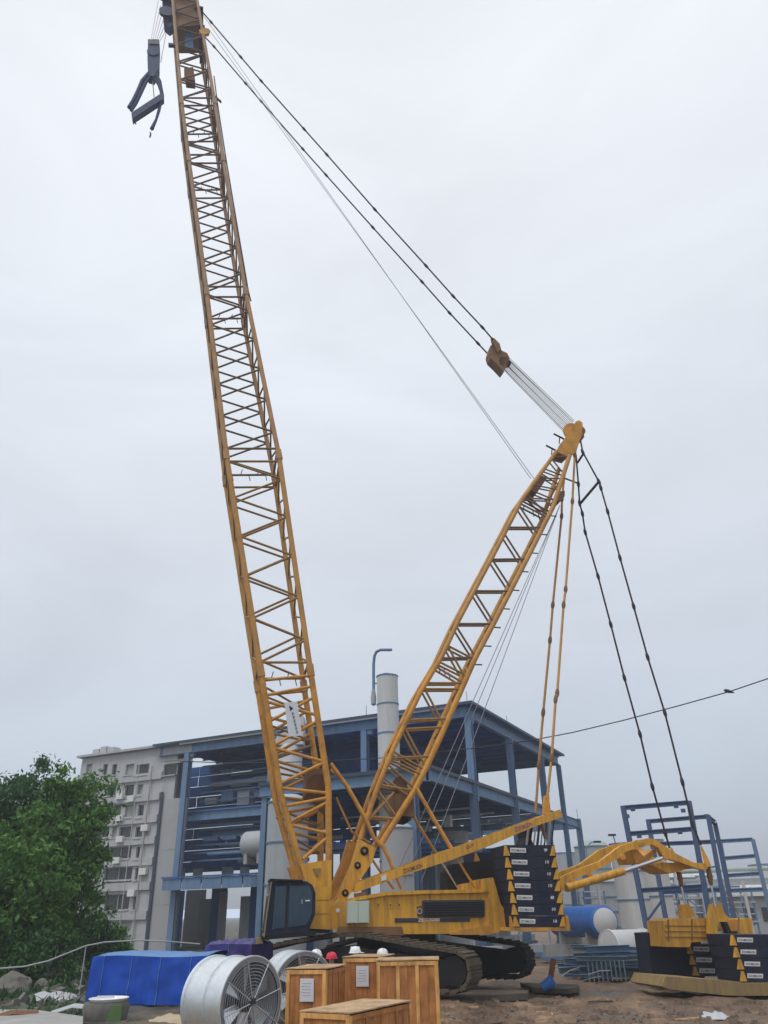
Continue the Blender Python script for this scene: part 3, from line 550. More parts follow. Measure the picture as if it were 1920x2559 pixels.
# --- boom: near chords traced, far chords offset by the boom's width
BW = 1.25
Lc = [(428, -45), (454, 254), (472, 397), (517, 729), (566, 1137), (652, 1676), (702, 1986), (752, 2166)]
Rc = [(485, -45), (537, 254), (558, 397), (614, 729), (697, 1137), (776, 1676), (821, 1966), (822, 2160)]
PL = Up(Lc, -BW); PR = Up(Rc, -BW)
def face_braces(parent, L0, R0_, L1, R1, flip, r, n, mat):
    """one zigzag over a lattice face"""
    pts = []
    for i in range(n+1):
        t = i/n; pts.append((L0.lerp(L1, t) if (i+flip) % 2 == 0 else R0_.lerp(R1, t)))
    for p, q in zip(pts, pts[1:]): strut('brace', p, q, r, mat, parent)
W = ev*(2*BW)
for i in range(5):
    L0, R0_, L1, R1 = PL[i], PR[i], PL[i+1], PR[i+1]
    rch = (.105, .108, .112, .118, .122)[i]
    sec = MB()
    for p, q in ((L0, L1), (R0_, R1)):
        for o_ in (V((0, 0, 0)), W): sec.tube(p+o_, q+o_, rch, 12)
    bm_ = M[('boomu', 'boomu', 'boomu', 'boomn', 'boomm')[i]]; br_m = M[('braceu', 'braceu', 'braceu', 'braceu', 'brace')[i]]  # higher sections take the paints with shade in their colour
    sec = sec.build('boom_section', bm_, crane)
    d = (L1-L0).length; n = max(2, round(d/1.04)); t0 = .35/d
    if i == 0: t0 = 0.12
    A0, B0, A1, B1 = L0.lerp(L1, t0), R0_.lerp(R1, t0), L0.lerp(L1, 1-.35/d), R0_.lerp(R1, 1-.35/d)
    rb = .052
    face_braces(sec, A0, B0, A1, B1, 0, rb, n, br_m); face_braces(sec, A0+W, B0+W, A1+W, B1+W, 0 if i < 3 else 1, rb, n, br_m)
    for o_ in (V((0, 0, 0)), W):
        strut('brace', A0+o_, B0+o_, rb*1.05, br_m, sec); strut('brace', A1+o_, B1+o_, rb*1.05, br_m, sec)
    m = MB(); zs = []                                            # the two edge-on faces
    for k in range(n+1):
        t = k/n
        for (P0, P1) in ((A0, A1), (B0, B1)):
            p = P0.lerp(P1, t)
            if k < n:
                q = P0.lerp(P1, (k+1)/n); a1, b1 = (p, q+W) if k % 2 == 0 else (p+W, q); m.tube(a1, b1, .045, 6)
            if k in (0, n): m.tube(p, p+W, .06, 6)
    tag(m.build('side_bracing', br_m, sec), kind='stuff')
    for P, Q in ((L1, L0), (R1, R0_)):                          # pin joints between sections
        dd = (Q-P).normalized()
        for o_ in (V((0, 0, 0)), W): MB().box(P+o_, (.5, rch*2.3, rch*2.3), (dd, ev, dd.cross(ev))).build('pin_joint', bm_, sec, False)
    m = MB()                                                     # pendant rests: little prongs on the far cross tube
    for k in range(5):
        p = (A1+W).lerp(B1+W, .15+.17*k); m.tube(p, p+ZU*(.32 if k % 2 else -.32)+eu*.08, .022, 5)
    m.build('pendant_rest', M['black'], sec)
# diagonal stiffeners in the joint bays
# --- boom foot section with individually traced braces
foot = MB()
for o_ in (V((0, 0, 0)), W):
    foot.tube(PL[5]+o_, PL[6]+o_, .125, 12); foot.tube(PL[6]+o_, PL[7]+o_, .125, 12); foot.tube(PR[5]+o_, PR[6]+o_, .13, 12); foot.tube(PR[6]+o_, PR[7]+o_, .13, 12)
foot = foot.build('boom_section', M['boom'], crane)
fb = [(660, 1700, 780, 1688), (672, 1755, 788, 1786), (679, 1800, 786, 1742), (663, 1738, 776, 1716), (687, 1870, 808, 1903), (687, 1862, 797, 1800), (699, 1960, 810, 1906), (702, 1970, 823, 1983), (708, 2016, 823, 1993), (722, 2057, 823, 2003), (724, 2061, 819, 2083), (758, 2147, 819, 2093)]
for x0, y0, x1, y1 in fb:
    for o_ in (V((0, 0, 0)), W): strut('brace', U(x0, y0, -BW)+o_, U(x1, y1, -BW)+o_, .065, M['boom'], foot)
for x0, y0, x1, y1 in ((668, 1720, 795, 1770), (681, 1815, 800, 1840), (690, 1890, 801, 1850), (694, 1915, 812, 1935), (712, 2030, 822, 2050), (733, 2095, 819, 2120)):
    strut('brace', U(x0-22, y0+14, BW), U(x1-22, y1+14, BW), .05, M['brace'], foot); strut('brace', U(x0, y0, -BW), U(x1-20, y1+12, BW), .045, M['brace'], foot)
for (x, y) in ((687, 1880), (702, 1986), (722, 2062), (808, 1890), (821, 1966)): strut('brace', U(x, y, -BW), U(x, y, BW), .06, M['boom'], foot)
for k in range(5):
    y = 1690+k*65; x = 655+k*11; strut('brace', U(x, y, -BW), U(x+10, y+62, BW) if k % 2 else U(x+10, y+62, BW), .05, M['brace'], foot)
plate('foot_plate', [(750, 2160), (816, 2150), (829, 2150), (829, 2232), (822, 2252), (800, 2252), (784, 2232), (779, 2212), (764, 2206)], -BW-.14, -BW+.14, M['yellow'], foot)
plate('foot_plate', [(750-31, 2168), (785, 2158), (797, 2158), (797, 2240), (790, 2258), (768, 2258), (752, 2240), (747, 2218), (733, 2212)], BW-.14, BW+.14, M['boom'], foot)
plate('sheave_guard', [(782, 2171), (803, 2170), (797, 2192), (790, 2187)], -BW-.2, -BW-.145, M['base'], foot)
plate('winch_frame', [(768, 1925), (815, 1918), (822, 1985), (822, 2030), (795, 2000), (765, 1985)], -.7, .7, M['brown'], foot)
dr = MB().tube(U(795, 1962, -.95), U(795, 1962, .95), .42, 20).build('winch_drum', M['rust'], foot)
# banner on the lower boom
bn = plate('banner', [(711, 1756), (743, 1753), (755, 1838), (722, 1841)], -BW-.16, -BW-.14, M['paper'], foot)
plate('banner_mark', [(723, 1763), (733, 1770), (725, 1777)], -BW-.172, -BW-.165, M['navy'], bn)
for k in range(6):                                              # a column of blurred characters
    cx, cy = 732+k*2.1, 1783+k*9.2
    for (dx0, dy0, dx1, dy1) in ((-2.6, -2.6, 2.6, -2), (-2.6, .2, 2.6, .8), (-.5, -3, .3, 3.2), (-2.4, 2.4, 2.4, 3)):
        plate('character_stroke', [(cx+dx0, cy+dy0), (cx+dx1, cy+dy0), (cx+dx1, cy+dy1), (cx+dx0, cy+dy1)], -BW-.172, -BW-.165, M['navy'], bn)
# --- boom head
head = plate('boom_head', [(428, -60), (486, -60), (497, 40), (499, 62), (440, 66), (434, 20)], -BW*.9, -BW*.9+.06, M['brown'], crane)
plate('head_plate', [(428, -60), (486, -60), (497, 40), (499, 62), (440, 66), (434, 20)], BW*.9-.06, BW*.9, M['brown'], head)
for z0, z1 in ((8, 24), (48, 66)): plate('cross_plate', [(434+z0*.1, z0), (490+z0*.12, z0), (491+z1*.12, z1), (435+z1*.1, z1)], -.9, .9, M['brown'], head)
plate('sheave_cage', [(404, -60), (430, -60), (434, 60), (424, 68), (410, 56), (406, 20)], -.3, .3, M['block'], head)
for x, y, r in ((417, 30, .5), (414, -10, .5), (470, -20, .5)):
    for v in (-.42, .42): MB().lathe(U(x, y, v), ev, [(-.1, r), (-.04, r*.86), (.04, r*.86), (.1, r)], 24).build('sheave', M['block'], head)
plate('head_lug', [(497, 74), (516, 69), (525, 74), (522, 82), (505, 86)], -BW-.1, -BW+.1, M['boom'], head)
plate('head_arm', [(498, 60), (512, 62), (512, 65), (498, 65)], -BW-.05, BW, M['black'], head)
plate('head_arm', [(421, 106), (440, 108), (440, 112), (421, 111)], -BW-.05, -BW+.15, M['block'], head)
plate('number_plate', [(461, 84), (480, 82), (484, 118), (463, 120)], -BW*.4, -BW*.4+.03, M['tarpl'], head)
plate('head_arm', [(487, 12), (508, 16), (508, 19), (487, 17)], -BW-.05, BW, M['black'], head)
plate('junction_box', [(460, 170), (483, 167), (488, 200), (465, 197)], -.3, .3, M['brown'], head)
plate('cable_reel', [(538, 238), (554, 252), (553, 255), (537, 241)], -BW-.05, -BW+.05, M['black'], head)
MB().path([U(x, y, -BW) for x, y in ((535, 190), (543, 254), (565, 397), (599, 600), (621, 729), (627, 752))], .04, 6).build('power_cable', M['cable'], crane)
# --- pendants: rods between bobbin links
def pendant(nodes, r, mat, rl, ml=None, name='pendant'):
    """nodes: world points; link lumps at the inner ones"""
    o = MB().path(nodes, r, 8).build(name, mat, crane)
    for i, p in enumerate(nodes[1:-1]):
        d = (nodes[i+2]-nodes[i]).normalized()
        MB().lathe(p, d, [(-.2, r), (-.12, rl*.8), (-.04, rl*.95), (.04, rl*.95), (.12, rl*.8), (.2, r)], 8).build('link', ml or mat, o)
    return o
def trace(pts, va, vb): return [U(x, y, va+(vb-va)*i/(len(pts)-1)) for i, (x, y) in enumerate(pts)]
pendant(trace([(498, 20), (528, 55), (602, 142), (653, 202), (760, 322), (817, 386), (937, 523), (1065, 664), (1133, 740), (1206, 818), (1232, 848)], -1.1, -.5), .046, M['pend'], .088)
pendant(trace([(505, 84), (535, 116), (614, 208), (653, 253), (757, 372), (815, 437), (932, 568), (1055, 704), (1124, 782), (1195, 858), (1223, 888)], 1.0, .5), .046, M['pend'], .088)
strut('hoist_rope', U(500, 26, -.15), U(1327, 1196, -.15), .017, M['rope'], crane); strut('hoist_rope', U(520, 70, .2), U(1335, 1196, .2), .017, M['rope'], crane)
# equaliser with its two lugs and sheaves
eq = plate('equaliser', [(1226, 864), (1233, 858), (1248, 868), (1255, 876), (1268, 882), (1275, 896), (1266, 918), (1259, 928), (1240, 908), (1226, 895), (1222, 882)], -.3, .3, M['brown'], crane)
plate('lug', [(1228, 842), (1236, 845), (1249, 858), (1253, 872), (1244, 880), (1238, 866), (1230, 853)], -.46, -.31, M['brown'], eq)
plate('lug', [(1220, 884), (1228, 893), (1240, 903), (1238, 912), (1226, 902), (1216, 890)], .31, .46, M['brown'], eq)
for k in range(6): MB().lathe(U(1262, 905, -.25+k*.1), ev, [(-.05, .36), (0, .3), (.05, .36)], 20).build('sheave', M['black'], eq)
for k in range(11):
    t = k/10; strut('reeving_rope', U(1274-12*t, 895+32*t, -.42+.84*t), U(1436-21*t, 1051+34*t, -.42+.84*t), .021, M['ropel'], crane)
    if k % 4 == 0: strut('reeving_rope', U(1271-12*t, 899+30*t, .3-.6*t), U(1433-21*t, 1054+34*t, .3-.6*t), .022, M['rope'], crane)
# --- back mast
MW = .72; WM = ev*(2*MW)
ML = [(1391, 1128), (1304, 1250), (1236, 1382), (1146, 1551), (1105, 1640), (1050, 1732), (984, 1869), (939, 1981), (900, 2098)]
MR = [(1424, 1138), (1383, 1266), (1326, 1380), (1233, 1560), (1188, 1645), (1150, 1732), (1081, 1886), (1041, 1968), (952, 2110)]
ML3 = Up(ML, -MW); MR3 = Up(MR, -MW)
def mast_sec(i0, i1):
    m = MB()
    for P in (ML3, MR3):
        for o_ in (V((0, 0, 0)), WM):
            for k in range(i0, i1): m.tube(P[k]+o_, P[k+1]+o_, .105 if P is ML3 else .12, 12)
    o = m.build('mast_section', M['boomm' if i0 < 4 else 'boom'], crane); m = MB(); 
    for P in (ML3, MR3):
        for k in range(i0, i1):
            n = max(1, round((P[k+1]-P[k]).length/1.1))
            for j in range(n):
                p, q = P[k].lerp(P[k+1], j/n), P[k].lerp(P[k+1], (j+1)/n); (p, q) = (p, q+WM) if j % 2 else (p+WM, q); m.tube(p, q, .04, 6)
    tag(m.build('side_bracing', M['brace'], o), kind='stuff'); return o
ms = [mast_sec(0, 1), mast_sec(1, 4), mast_sec(4, 8)]
mb = [(0, [(1376, 1142, 1421, 1140), (1381, 1149, 1406, 1180), (1360, 1171, 1410, 1190), (1352, 1183, 1404, 1215), (1366, 1195, 1402, 1196), (1350, 1215, 1396, 1224), (1342, 1231, 1388, 1250), (1314, 1245, 1385, 1248)], .04),
      (1, [(1316, 1248, 1372, 1278), (1304, 1260, 1366, 1292), (1302, 1270, 1322, 1300), (1322, 1240, 1368, 1286), (1277, 1318, 1342, 1318), (1265, 1340, 1299, 1393), (1233, 1398, 1306, 1397), (1233, 1402, 1272, 1462), (1191, 1477, 1268, 1477), (1188, 1482, 1228, 1546), (1149, 1559, 1230, 1559), (1143, 1569, 1185, 1636), (1105, 1645, 1182, 1643)], .05),
      (2, [(1120, 1614, 1180, 1645), (1122, 1620, 1160, 1688), (1100, 1655, 1160, 1685), (1091, 1667, 1152, 1703), (1070, 1707, 1150, 1707), (1068, 1722, 1146, 1722), (1064, 1726, 1094, 1782), (1026, 1799, 1110, 1796), (1019, 1822, 1112, 1817), (1016, 1827, 1048, 1887), (984, 1879, 1054, 1919), (979, 1895, 1056, 1891), (979, 1899, 1044, 1931), (974, 1914, 1033, 1968), (957, 1963, 1033, 1976), (960, 1944, 995, 1970), (927, 2041, 990, 2047), (969, 2010, 990, 2040), (944, 2026, 985, 1981)], .05)]
def px(P):
    d = P-CAM; z = d.dot(FW); return (960+FPX*d.dot(RI)/z, 1279.5-FPX*d.dot(UPV)/z)
def meet(p, q, poly):
    """where the line p-q crosses a chord"""
    best = None
    for c, d in zip(poly, poly[1:]):
        rx, ry, sx, sy = q[0]-p[0], q[1]-p[1], d[0]-c[0], d[1]-c[1]; den = rx*sy-ry*sx
        if abs(den) < 1e-6: continue
        u = ((c[0]-p[0])*ry-(c[1]-p[1])*rx)/den; t = ((c[0]-p[0])*sy-(c[1]-p[1])*sx)/den
        if -.25 <= u <= 1.25 and (best is None or abs(u-.5) < best[0]): best = (abs(u-.5), (p[0]+rx*t, p[1]+ry*t))
    return best[1] if best else None
FLp = [px(P+WM) for P in ML3]; FRp = [px(P+WM) for P in MR3]
for si, segs, r in mb:
    for x0, y0, x1, y1 in segs:
        for polyL, polyR, v, dx, dy in ((ML, MR, -MW, 0, 0), (FLp, FRp, MW, -9, 5)):
            p, q = (x0+dx, y0+dy), (x1+dx, y1+dy); e0, e1 = meet(p, q, polyL) or p, meet(p, q, polyR) or q
            if abs(e0[0]-p[0]) > 45 or abs(e0[1]-p[1]) > 70: e0 = p
            if abs(e1[0]-q[0]) > 45 or abs(e1[1]-q[1]) > 70: e1 = q
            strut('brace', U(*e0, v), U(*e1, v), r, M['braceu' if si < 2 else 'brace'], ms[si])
m = MB()
for k in range(9):
    t = .06+k*.105; p = V(U(*lerp2((1385, 1262), (1160, 1705), t), -MW)); m.tube(p, p+eu*.42, .03, 6)
m.build('rope_guide', M['black'], ms[1])
m = MB()
for x, y in ((1097, 1672), (1110, 1680), (1122, 1688), (1308, 1268), (1332, 1284), (1346, 1292)): m.tube(U(x, y-7, MW), U(x+3, y+7, MW), .025, 5)
m.build('pendant_rest', M['black'], ms[2])
mh = plate('mast_head', [(1434, 1062), (1440, 1053), (1448, 1050), (1456, 1056), (1457, 1066), (1450, 1100), (1440, 1130), (1424, 1142), (1391, 1128), (1400, 1110), (1413, 1094)], -.55, -.45, M['boom'], crane)
plate('head_plate', [(1434, 1062), (1440, 1053), (1448, 1050), (1456, 1056), (1457, 1066), (1450, 1100), (1440, 1130), (1424, 1142), (1391, 1128), (1400, 1110), (1413, 1094)], .45, .55, M['boom'], mh)
for k in range(5): MB().lathe(U(1432, 1080, -.36+k*.18), ev, [(-.06, .55), (0, .48), (.06, .55)], 22).build('sheave', M['boom'], mh)
for k in range(4): MB().lathe(U(1450, 1076, -.3+k*.2), ev, [(-.06, .3), (0, .25), (.06, .3)], 16).build('sheave', M['brown'], mh)
plate('lug', [(1452, 1070), (1459, 1078), (1461, 1092), (1452, 1096)], -.3, .3, M['brown'], mh)
plate('cross_plate', [(1398, 1118), (1422, 1108), (1430, 1128), (1420, 1137), (1396, 1130)], -.44, .44, M['brown'], mh)
for x0, y0, x1, y1 in ((1384, 1084, 1410, 1097), (1365, 1113, 1390, 1126)): strut('rope_roller', U(x0, y0, -.4), U(x1, y1, -.4), .05, M['black'], mh); strut('roller_bracket', U(x0+15, y0+10, -.4), U(x0+14, y0+24, -.4), .03, M['black'], mh)
plate('sheave_box', [(1350, 1186), (1368, 1194), (1343, 1231), (1322, 1228)], -.5, .5, M['brown'], ms[0])
plate('sheave_box', [(1398, 1228), (1412, 1226), (1412, 1240), (1400, 1252), (1388, 1246)], -.4, .4, M['brown'], ms[0])
wf = plate('winch_box', [(986, 1984), (1034, 1980), (1037, 2041), (990, 2038)], -.55, .55, M['brown'], ms[2])
MB().tube(U(1000, 1960, -.6), U(1000, 1960, .6), .3, 18).build('winch_drum', M['rust'], ms[2]); plate('hose_bundle', [(996, 2042), (1020, 2048), (1032, 2046), (1016, 2058), (1000, 2056)], -.3, .3, M['black'], wf)
mf = plate('mast_foot', [(899, 2098), (941, 2120), (930, 2157), (896, 2206), (872, 2240), (857, 2262), (826, 2272), (845, 2238), (862, 2200), (880, 2160)], -MW-.35, -MW+.15, M['yellow'], crane)
plate('foot_plate', [(872, 2098), (914, 2120), (903, 2157), (869, 2206), (845, 2240), (830, 2262), (818, 2238), (835, 2200), (853, 2160)], MW-.15, MW+.35, M['boom'], mf)
for x, y, r in ((911, 2127, .13), (894, 2163, .10), (863, 2232, .10)):
    p = U(x, y, -MW-.36); MB().lathe(p, -ev, [(-.02, r*1.25), (.02, r*1.25), (.03, r)], 16).build('pin', M['black'], mf); MB().lathe(p-ev*.03, -ev, [(0, r*.5), (.05, r*.4)], 12).build('pin_core', M['base'], mf)
# --- backstops and struts
def rods(nodes, v, radii, mat='boom', name='backstop'):
    o = MB().path(trace(nodes, v, v), radii, 10).build(name, M[mat], crane); return o
rods([(826, 1908), (868, 1966), (912, 2043)], -.9, .085); rods([(826, 1925), (845, 1938), (870, 1966)], .9, .07)
rods([(840, 1993), (879, 2079), (905, 2095), (925, 2107)], -.4, .045)
rods([(913, 2043), (935, 2095), (960, 2118)], -.9, .085); rods([(955, 2110), (972, 2145), (1003, 2223)], -.95, [.08, .075, .05])
rods([(1041, 1970), (1085, 2048), (1135, 2132)], -1.3, .08); rods([(1135, 2132), (1162, 2178), (1188, 2218)], -1.3, .045)
rods([(1034, 2040), (1060, 2085), (1091, 2133)], .3, .06); rods([(1091, 2133), (1120, 2180), (1145, 2221)], .3, .04, 'chrome')
rods([(925, 2140), (955, 2185), (985, 2222)], .9, .05)
# --- A-frame beams and rigging at the tail
ab = [(887, 2232), (893, 2206), (1000, 2168), (1136, 2118), (1190, 2101), (1400, 2023), (1408, 2041), (1336, 2066), (1222, 2115), (1127, 2150), (1000, 2191)]
af = plate('a_frame_beam', ab, -1.5, -1.2, M['yellow'], crane)
fb2 = [U(x, y, -1.5)+ev*2.4 for x, y in ab]
MB().prism(fb2, ev*.3).build('a_frame_beam', M['yellow'], crane, False)
strut('cross_tube', U(1392, 2036, -1.3), U(1392, 2036, -1.3)+ev*2.5, .14, M['boom'], af); strut('cross_tube', U(1210, 2108, -1.3), U(1210, 2108, -1.3)+ev*2.5, .1, M['boom'], af)
lettering('lettering', 'ZOOMLION', U(1010, 2184, -1.5), U(1057, 2168, -1.5), U(1007, 2173, -1.5), M['ink'], af)
lettering('lettering', 'ZOOMLION', U(1288, 2080, -1.5), U(1332, 2064, -1.5), U(1285, 2069, -1.5), M['purple'], af)
lettering('lettering', 'QUY', U(1166, 2124, -1.5), U(1187, 2116, -1.5), U(1163, 2115, -1.5), M['rust'], af)
plate('lamp_box', [(953, 2190), (966, 2186), (966, 2199), (954, 2202)], -1.56, -1.51, M['paper'], af)
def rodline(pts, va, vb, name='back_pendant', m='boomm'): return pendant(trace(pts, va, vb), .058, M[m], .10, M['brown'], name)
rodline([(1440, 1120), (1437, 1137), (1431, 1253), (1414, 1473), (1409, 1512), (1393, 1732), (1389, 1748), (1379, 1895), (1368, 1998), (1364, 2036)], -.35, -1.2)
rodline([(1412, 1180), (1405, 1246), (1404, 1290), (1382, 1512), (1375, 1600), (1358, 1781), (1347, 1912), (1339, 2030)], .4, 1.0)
plate('pendant_fork', [(1362, 1990), (1372, 1985), (1378, 2035), (1360, 2035)], -1.3, -1.1, M['boom'], crane)
pendant(trace([(1451, 1099), (1457, 1130), (1497, 1203), (1502, 1219), (1519, 1278), (1550, 1394), (1584, 1515), (1619, 1642), (1662, 1781), (1706, 1955), (1731, 2059), (1752, 2113)], -.4, -1.0), .046, M['pend'], .09, M['pend'], 'tail_pendant')
pendant(trace([(1440, 1137), (1446, 1210), (1449, 1257), (1456, 1284), (1463, 1330), (1495, 1440), (1527, 1561), (1561, 1694), (1600, 1835), (1631, 1966), (1663, 2082), (1674, 2120)], .4, 1.0), .046, M['pend'], .09, M['pend'], 'tail_pendant')
strut('spreader_bar', U(1496, 1205, -.5), U(1451, 1258, .5), .07, M['pend'], crane); strut('spreader_bar', U(1459, 1133, -.45), U(1444, 1156, .45), .06, M['pend'], crane); strut('spreader_bar', U(1411, 1195, -.4), U(1446, 1208, .4), .045, M['pend'], crane)
for x1, y1 in ((982, 2205), (1008, 2210), (1052, 2206)): strut('winch_rope', U(1400, 1262, 0), U(x1, y1, .2), .018, M['rope'], crane)
for k in range(8): strut('reeving_rope', U(1322+k*9, 2066-k*3, -.9+.25*k), U(1316+k*9, 2114, -.9+.25*k), .03 if k % 3 else .05, M['black' if k % 2 else 'rope'], crane)
plate('fall_block', [(1312, 2070), (1330, 2064), (1326, 2090), (1334, 2112), (1308, 2112), (1318, 2092)], -.8, .2, M['black'], crane); strut('pull_link', U(1352, 2056, -1.1), U(1364, 2096, -1.1), .07, M['brown'], crane)
# --- upper body
BV = -1.6
body = plate('body', [(824, 2270), (850, 2246), (868, 2249), (965, 2233), (1060, 2229), (1226, 2227), (1226, 2333), (1016, 2335), (824, 2323)], BV, 1.6, M['yellow'], crane)
plate('rear_frame', [(1211, 2197), (1233, 2193), (1239, 2214), (1252, 2260), (1271, 2287), (1275, 2325), (1227, 2334), (1222, 2229), (1211, 2229)], BV-.07, 1.67, M['yellow'], body)
plate('top_rail', [(868, 2246), (965, 2229), (1060, 2225), (1210, 2223), (1210, 2231), (1060, 2234), (965, 2238), (868, 2255)], BV-.10, BV-.004, M['yellow'], body)
plate('bump_stop', [(1160, 2209), (1176, 2206), (1178, 2226), (1158, 2226)], BV+.05, BV+.9, M['yellow'], body)
plate('skirt', [(1125, 2331), (1226, 2311), (1226, 2337), (1125, 2336)], BV-.05, BV-.004, M['boom'], body)
for x in (965, 1078, 1222): plate('stiffener', [(x-1.2, 2234), (x+1.2, 2234), (x+1.2, 2247), (x-1.2, 2247)], BV-.06, BV-.004, M['yellow'], body)
gr = plate('vent_panel', [(1056, 2252), (1060, 2250), (1068, 2250), (1208, 2249), (1212, 2252), (1212, 2289), (1208, 2293), (1060, 2294), (1056, 2290)], BV-.05, BV-.004, M['grille'], body)
for k in range(6): plate('louvre', [(1060, 2256+k*6.2), (1209, 2254+k*6.2), (1209, 2256.4+k*6.2), (1060, 2258.4+k*6.2)], BV-.085, BV-.052, M['black'], gr)
cb = plate('cabinet', [(868, 2253), (923, 2251), (923, 2307), (868, 2308)], BV-.22, BV-.004, M['mint'], body)
plate('door', [(869.5, 2254.5), (894.5, 2253.6), (894.5, 2306), (869.5, 2306.5)], BV-.245, BV-.222, M['mint'], cb); plate('door', [(896, 2253.5), (921.5, 2252.6), (921.5, 2305.4), (896, 2306)], BV-.245, BV-.222, M['mint'], cb)
plate('stripe', [(987, 2295), (1052, 2294.6), (1052, 2305.6), (987, 2306)], BV-.014, BV-.004, M['grille'], body); plate('stripe', [(1100, 2295.5), (1175, 2294.5), (1175, 2304), (1100, 2305)], BV-.014, BV-.004, M['grille'], body)
lettering('lettering', 'ZCC3200', U(1044, 2304, BV), U(1098, 2302.5, BV), U(1045, 2296, BV), M['white'], body, .03)
em = plate('emblem', [(1042, 2266), (1054, 2264), (1054, 2291), (1044, 2291)], BV-.02, BV-.004, M['ink'], body)
MB().lathe(U(1049, 2277, BV-.02), -ev, [(0, .1), (.012, .1), (.012, .07), (0, .07)], 14, False).build('emblem_ring', M['panel'], em)
for x in (945, 975, 997):
    plate('hatch', [(x-4, 2256), (x+5, 2255.6), (x+5, 2269), (x-4, 2269.4)], BV-.02, BV-.004, M['yellow'], body); plate('latch', [(x-.5, 2260), (x+2.2, 2260), (x+2.2, 2264), (x-.5, 2264)], BV-.035, BV-.022, M['black'], body)
plate('warning_label', [(840, 2271), (849, 2270.5), (849, 2280), (840, 2280.4)], BV-.01, BV-.004, M['white'], body)
plate('pivot_block', [(888, 2233), (915, 2228), (915, 2240), (890, 2243)], BV+.02, BV+.4, M['brown'], body)
ff = plate('front_frame', [(782, 2216), (826, 2216), (824, 2323), (770, 2321), (788, 2287)], -1.95, -1.62, M['yellow'], crane)
plate('seam', [(786, 2249.4), (823, 2248.6), (823, 2249.8), (786, 2250.6)], -1.958, -1.952, M['brown'], ff); plate('seam', [(787, 2284), (823, 2283.4), (823, 2284.6), (787, 2285.2)], -1.958, -1.952, M['brown'], ff)
plate('front_deck', [(770, 2321), (824, 2324), (824, 2332), (770, 2332)], -1.9, 1.7, M['black'], ff)
plate('engine_house', [(1120, 2180), (1130, 2160), (1215, 2150), (1258, 2150), (1262, 2226), (1120, 2226)], .3, 1.5, M['black'], crane)
plate('belly', [(845, 2316), (1005, 2316), (1010, 2338), (840, 2338)], BV-.03, BV-.006, M['brown'], crane)
# turntable and undercarriage, slewed against the upper works
tt = U(945, 2340, 0); tz = V((CC.x, CC.y, 0))
MB().lathe(V((CC.x-.4, CC.y, 0)), ZU, [(1.15, 1.9), (1.55, 1.9), (1.55, 1.5), (1.98, 1.5)], 40).build('slew_ring', M['black'], crane)
UD = V((math.cos(AZ), math.sin(AZ), 0)); UN = V((-UD.y, UD.x, 0)); UC = V((-.1, 34.2, 0))
cbd = MB().box(UC+ZU*.95, (3.6, 3.4, .8), (UD, UN, ZU)).build('carbody', M['black'], crane, False)
for s in (-1, 1): MB().box(UC+UD*s*1.5+ZU*.95, (.9, 5.2, .7), (UD, UN, ZU)).build('carbody_beam', M['black'], cbd, False)
def track(c, mat_shoe, name='crawler_track'):
    tw_ = 1.1; prof = []                                       # side profile: flat run on the ground, raised top run
    H = [(-4.0, .12), (4.0, .12)]
    for k in range(7): an = -math.pi/2+math.pi*k/6*.92; prof.append((4.0+.56*math.cos(an), .68+.56*math.sin(an)))
    prof += [(2.6, 1.42), (.6, 1.72), (-.6, 1.74), (-2.6, 1.5)]
    for k in range(7): an = math.pi*.54+math.pi*k/6*.96; prof.append((-4.0+.56*math.cos(an), .68+.56*math.sin(an)))
    pts = [c+UD*s+ZU*(z+.22) for s, z in prof]
    fr_ = MB().prism([c+UD*(s*.9)+ZU*(.22+.2+(z-.12)*.72)-UN*(tw_*.36) for s, z in prof], UN*(tw_*.72)).build(name, M['black'], crane, False)
    # shoes spaced along the closed profile
    P = pts+[pts[0]]; Ls = [(P[i+1]-P[i]).length for i in range(len(pts))]; tot = sum(Ls); ns = 56
    sh = MB().box((0, 0, 0), (tot/ns*.93, tw_, .1)); sh.box((0, 0, .07), (.09, tw_, .05)); sm = bpy.data.meshes.new('shoe'); sm.from_pydata(sh.v, [], sh.f); sm.materials.append(mat_shoe)
    cen = sum(pts, V((0, 0, 0)))/len(pts)
    for k in range(ns):
        d = tot*k/ns; i = 0
        while d > Ls[i]: d -= Ls[i]; i += 1
        p = P[i].lerp(P[i+1], d/Ls[i]); tg = (P[i+1]-P[i]).normalized(); nn = UN.cross(tg)
        if nn.dot(p-cen) < 0: nn = -nn
        o = bpy.data.objects.new('track_shoe', sm); COL.objects.link(o); o.parent = fr_
        R_ = Matrix((tg, nn.cross(tg), nn)).transposed().to_4x4(); o.matrix_basis = Matrix.Translation(p-ORG[fr_]) @ R_
    for s in (-4.0, 4.0): MB().tube(c+UD*s+ZU*.9-UN*.45, c+UD*s+ZU*.9+UN*.45, .44, 20).build('drive_wheel', M['black'], fr_)
    for k in range(9): MB().tube(c+UD*(-3.2+.8*k)+ZU*.52-UN*.42, c+UD*(-3.2+.8*k)+ZU*.52+UN*.42, .2, 14).build('track_roller', M['black'], fr_)
    return fr_
track(UC-UN*3.0, M['dusty']); track(UC+UN*3.0, M['shoe'])
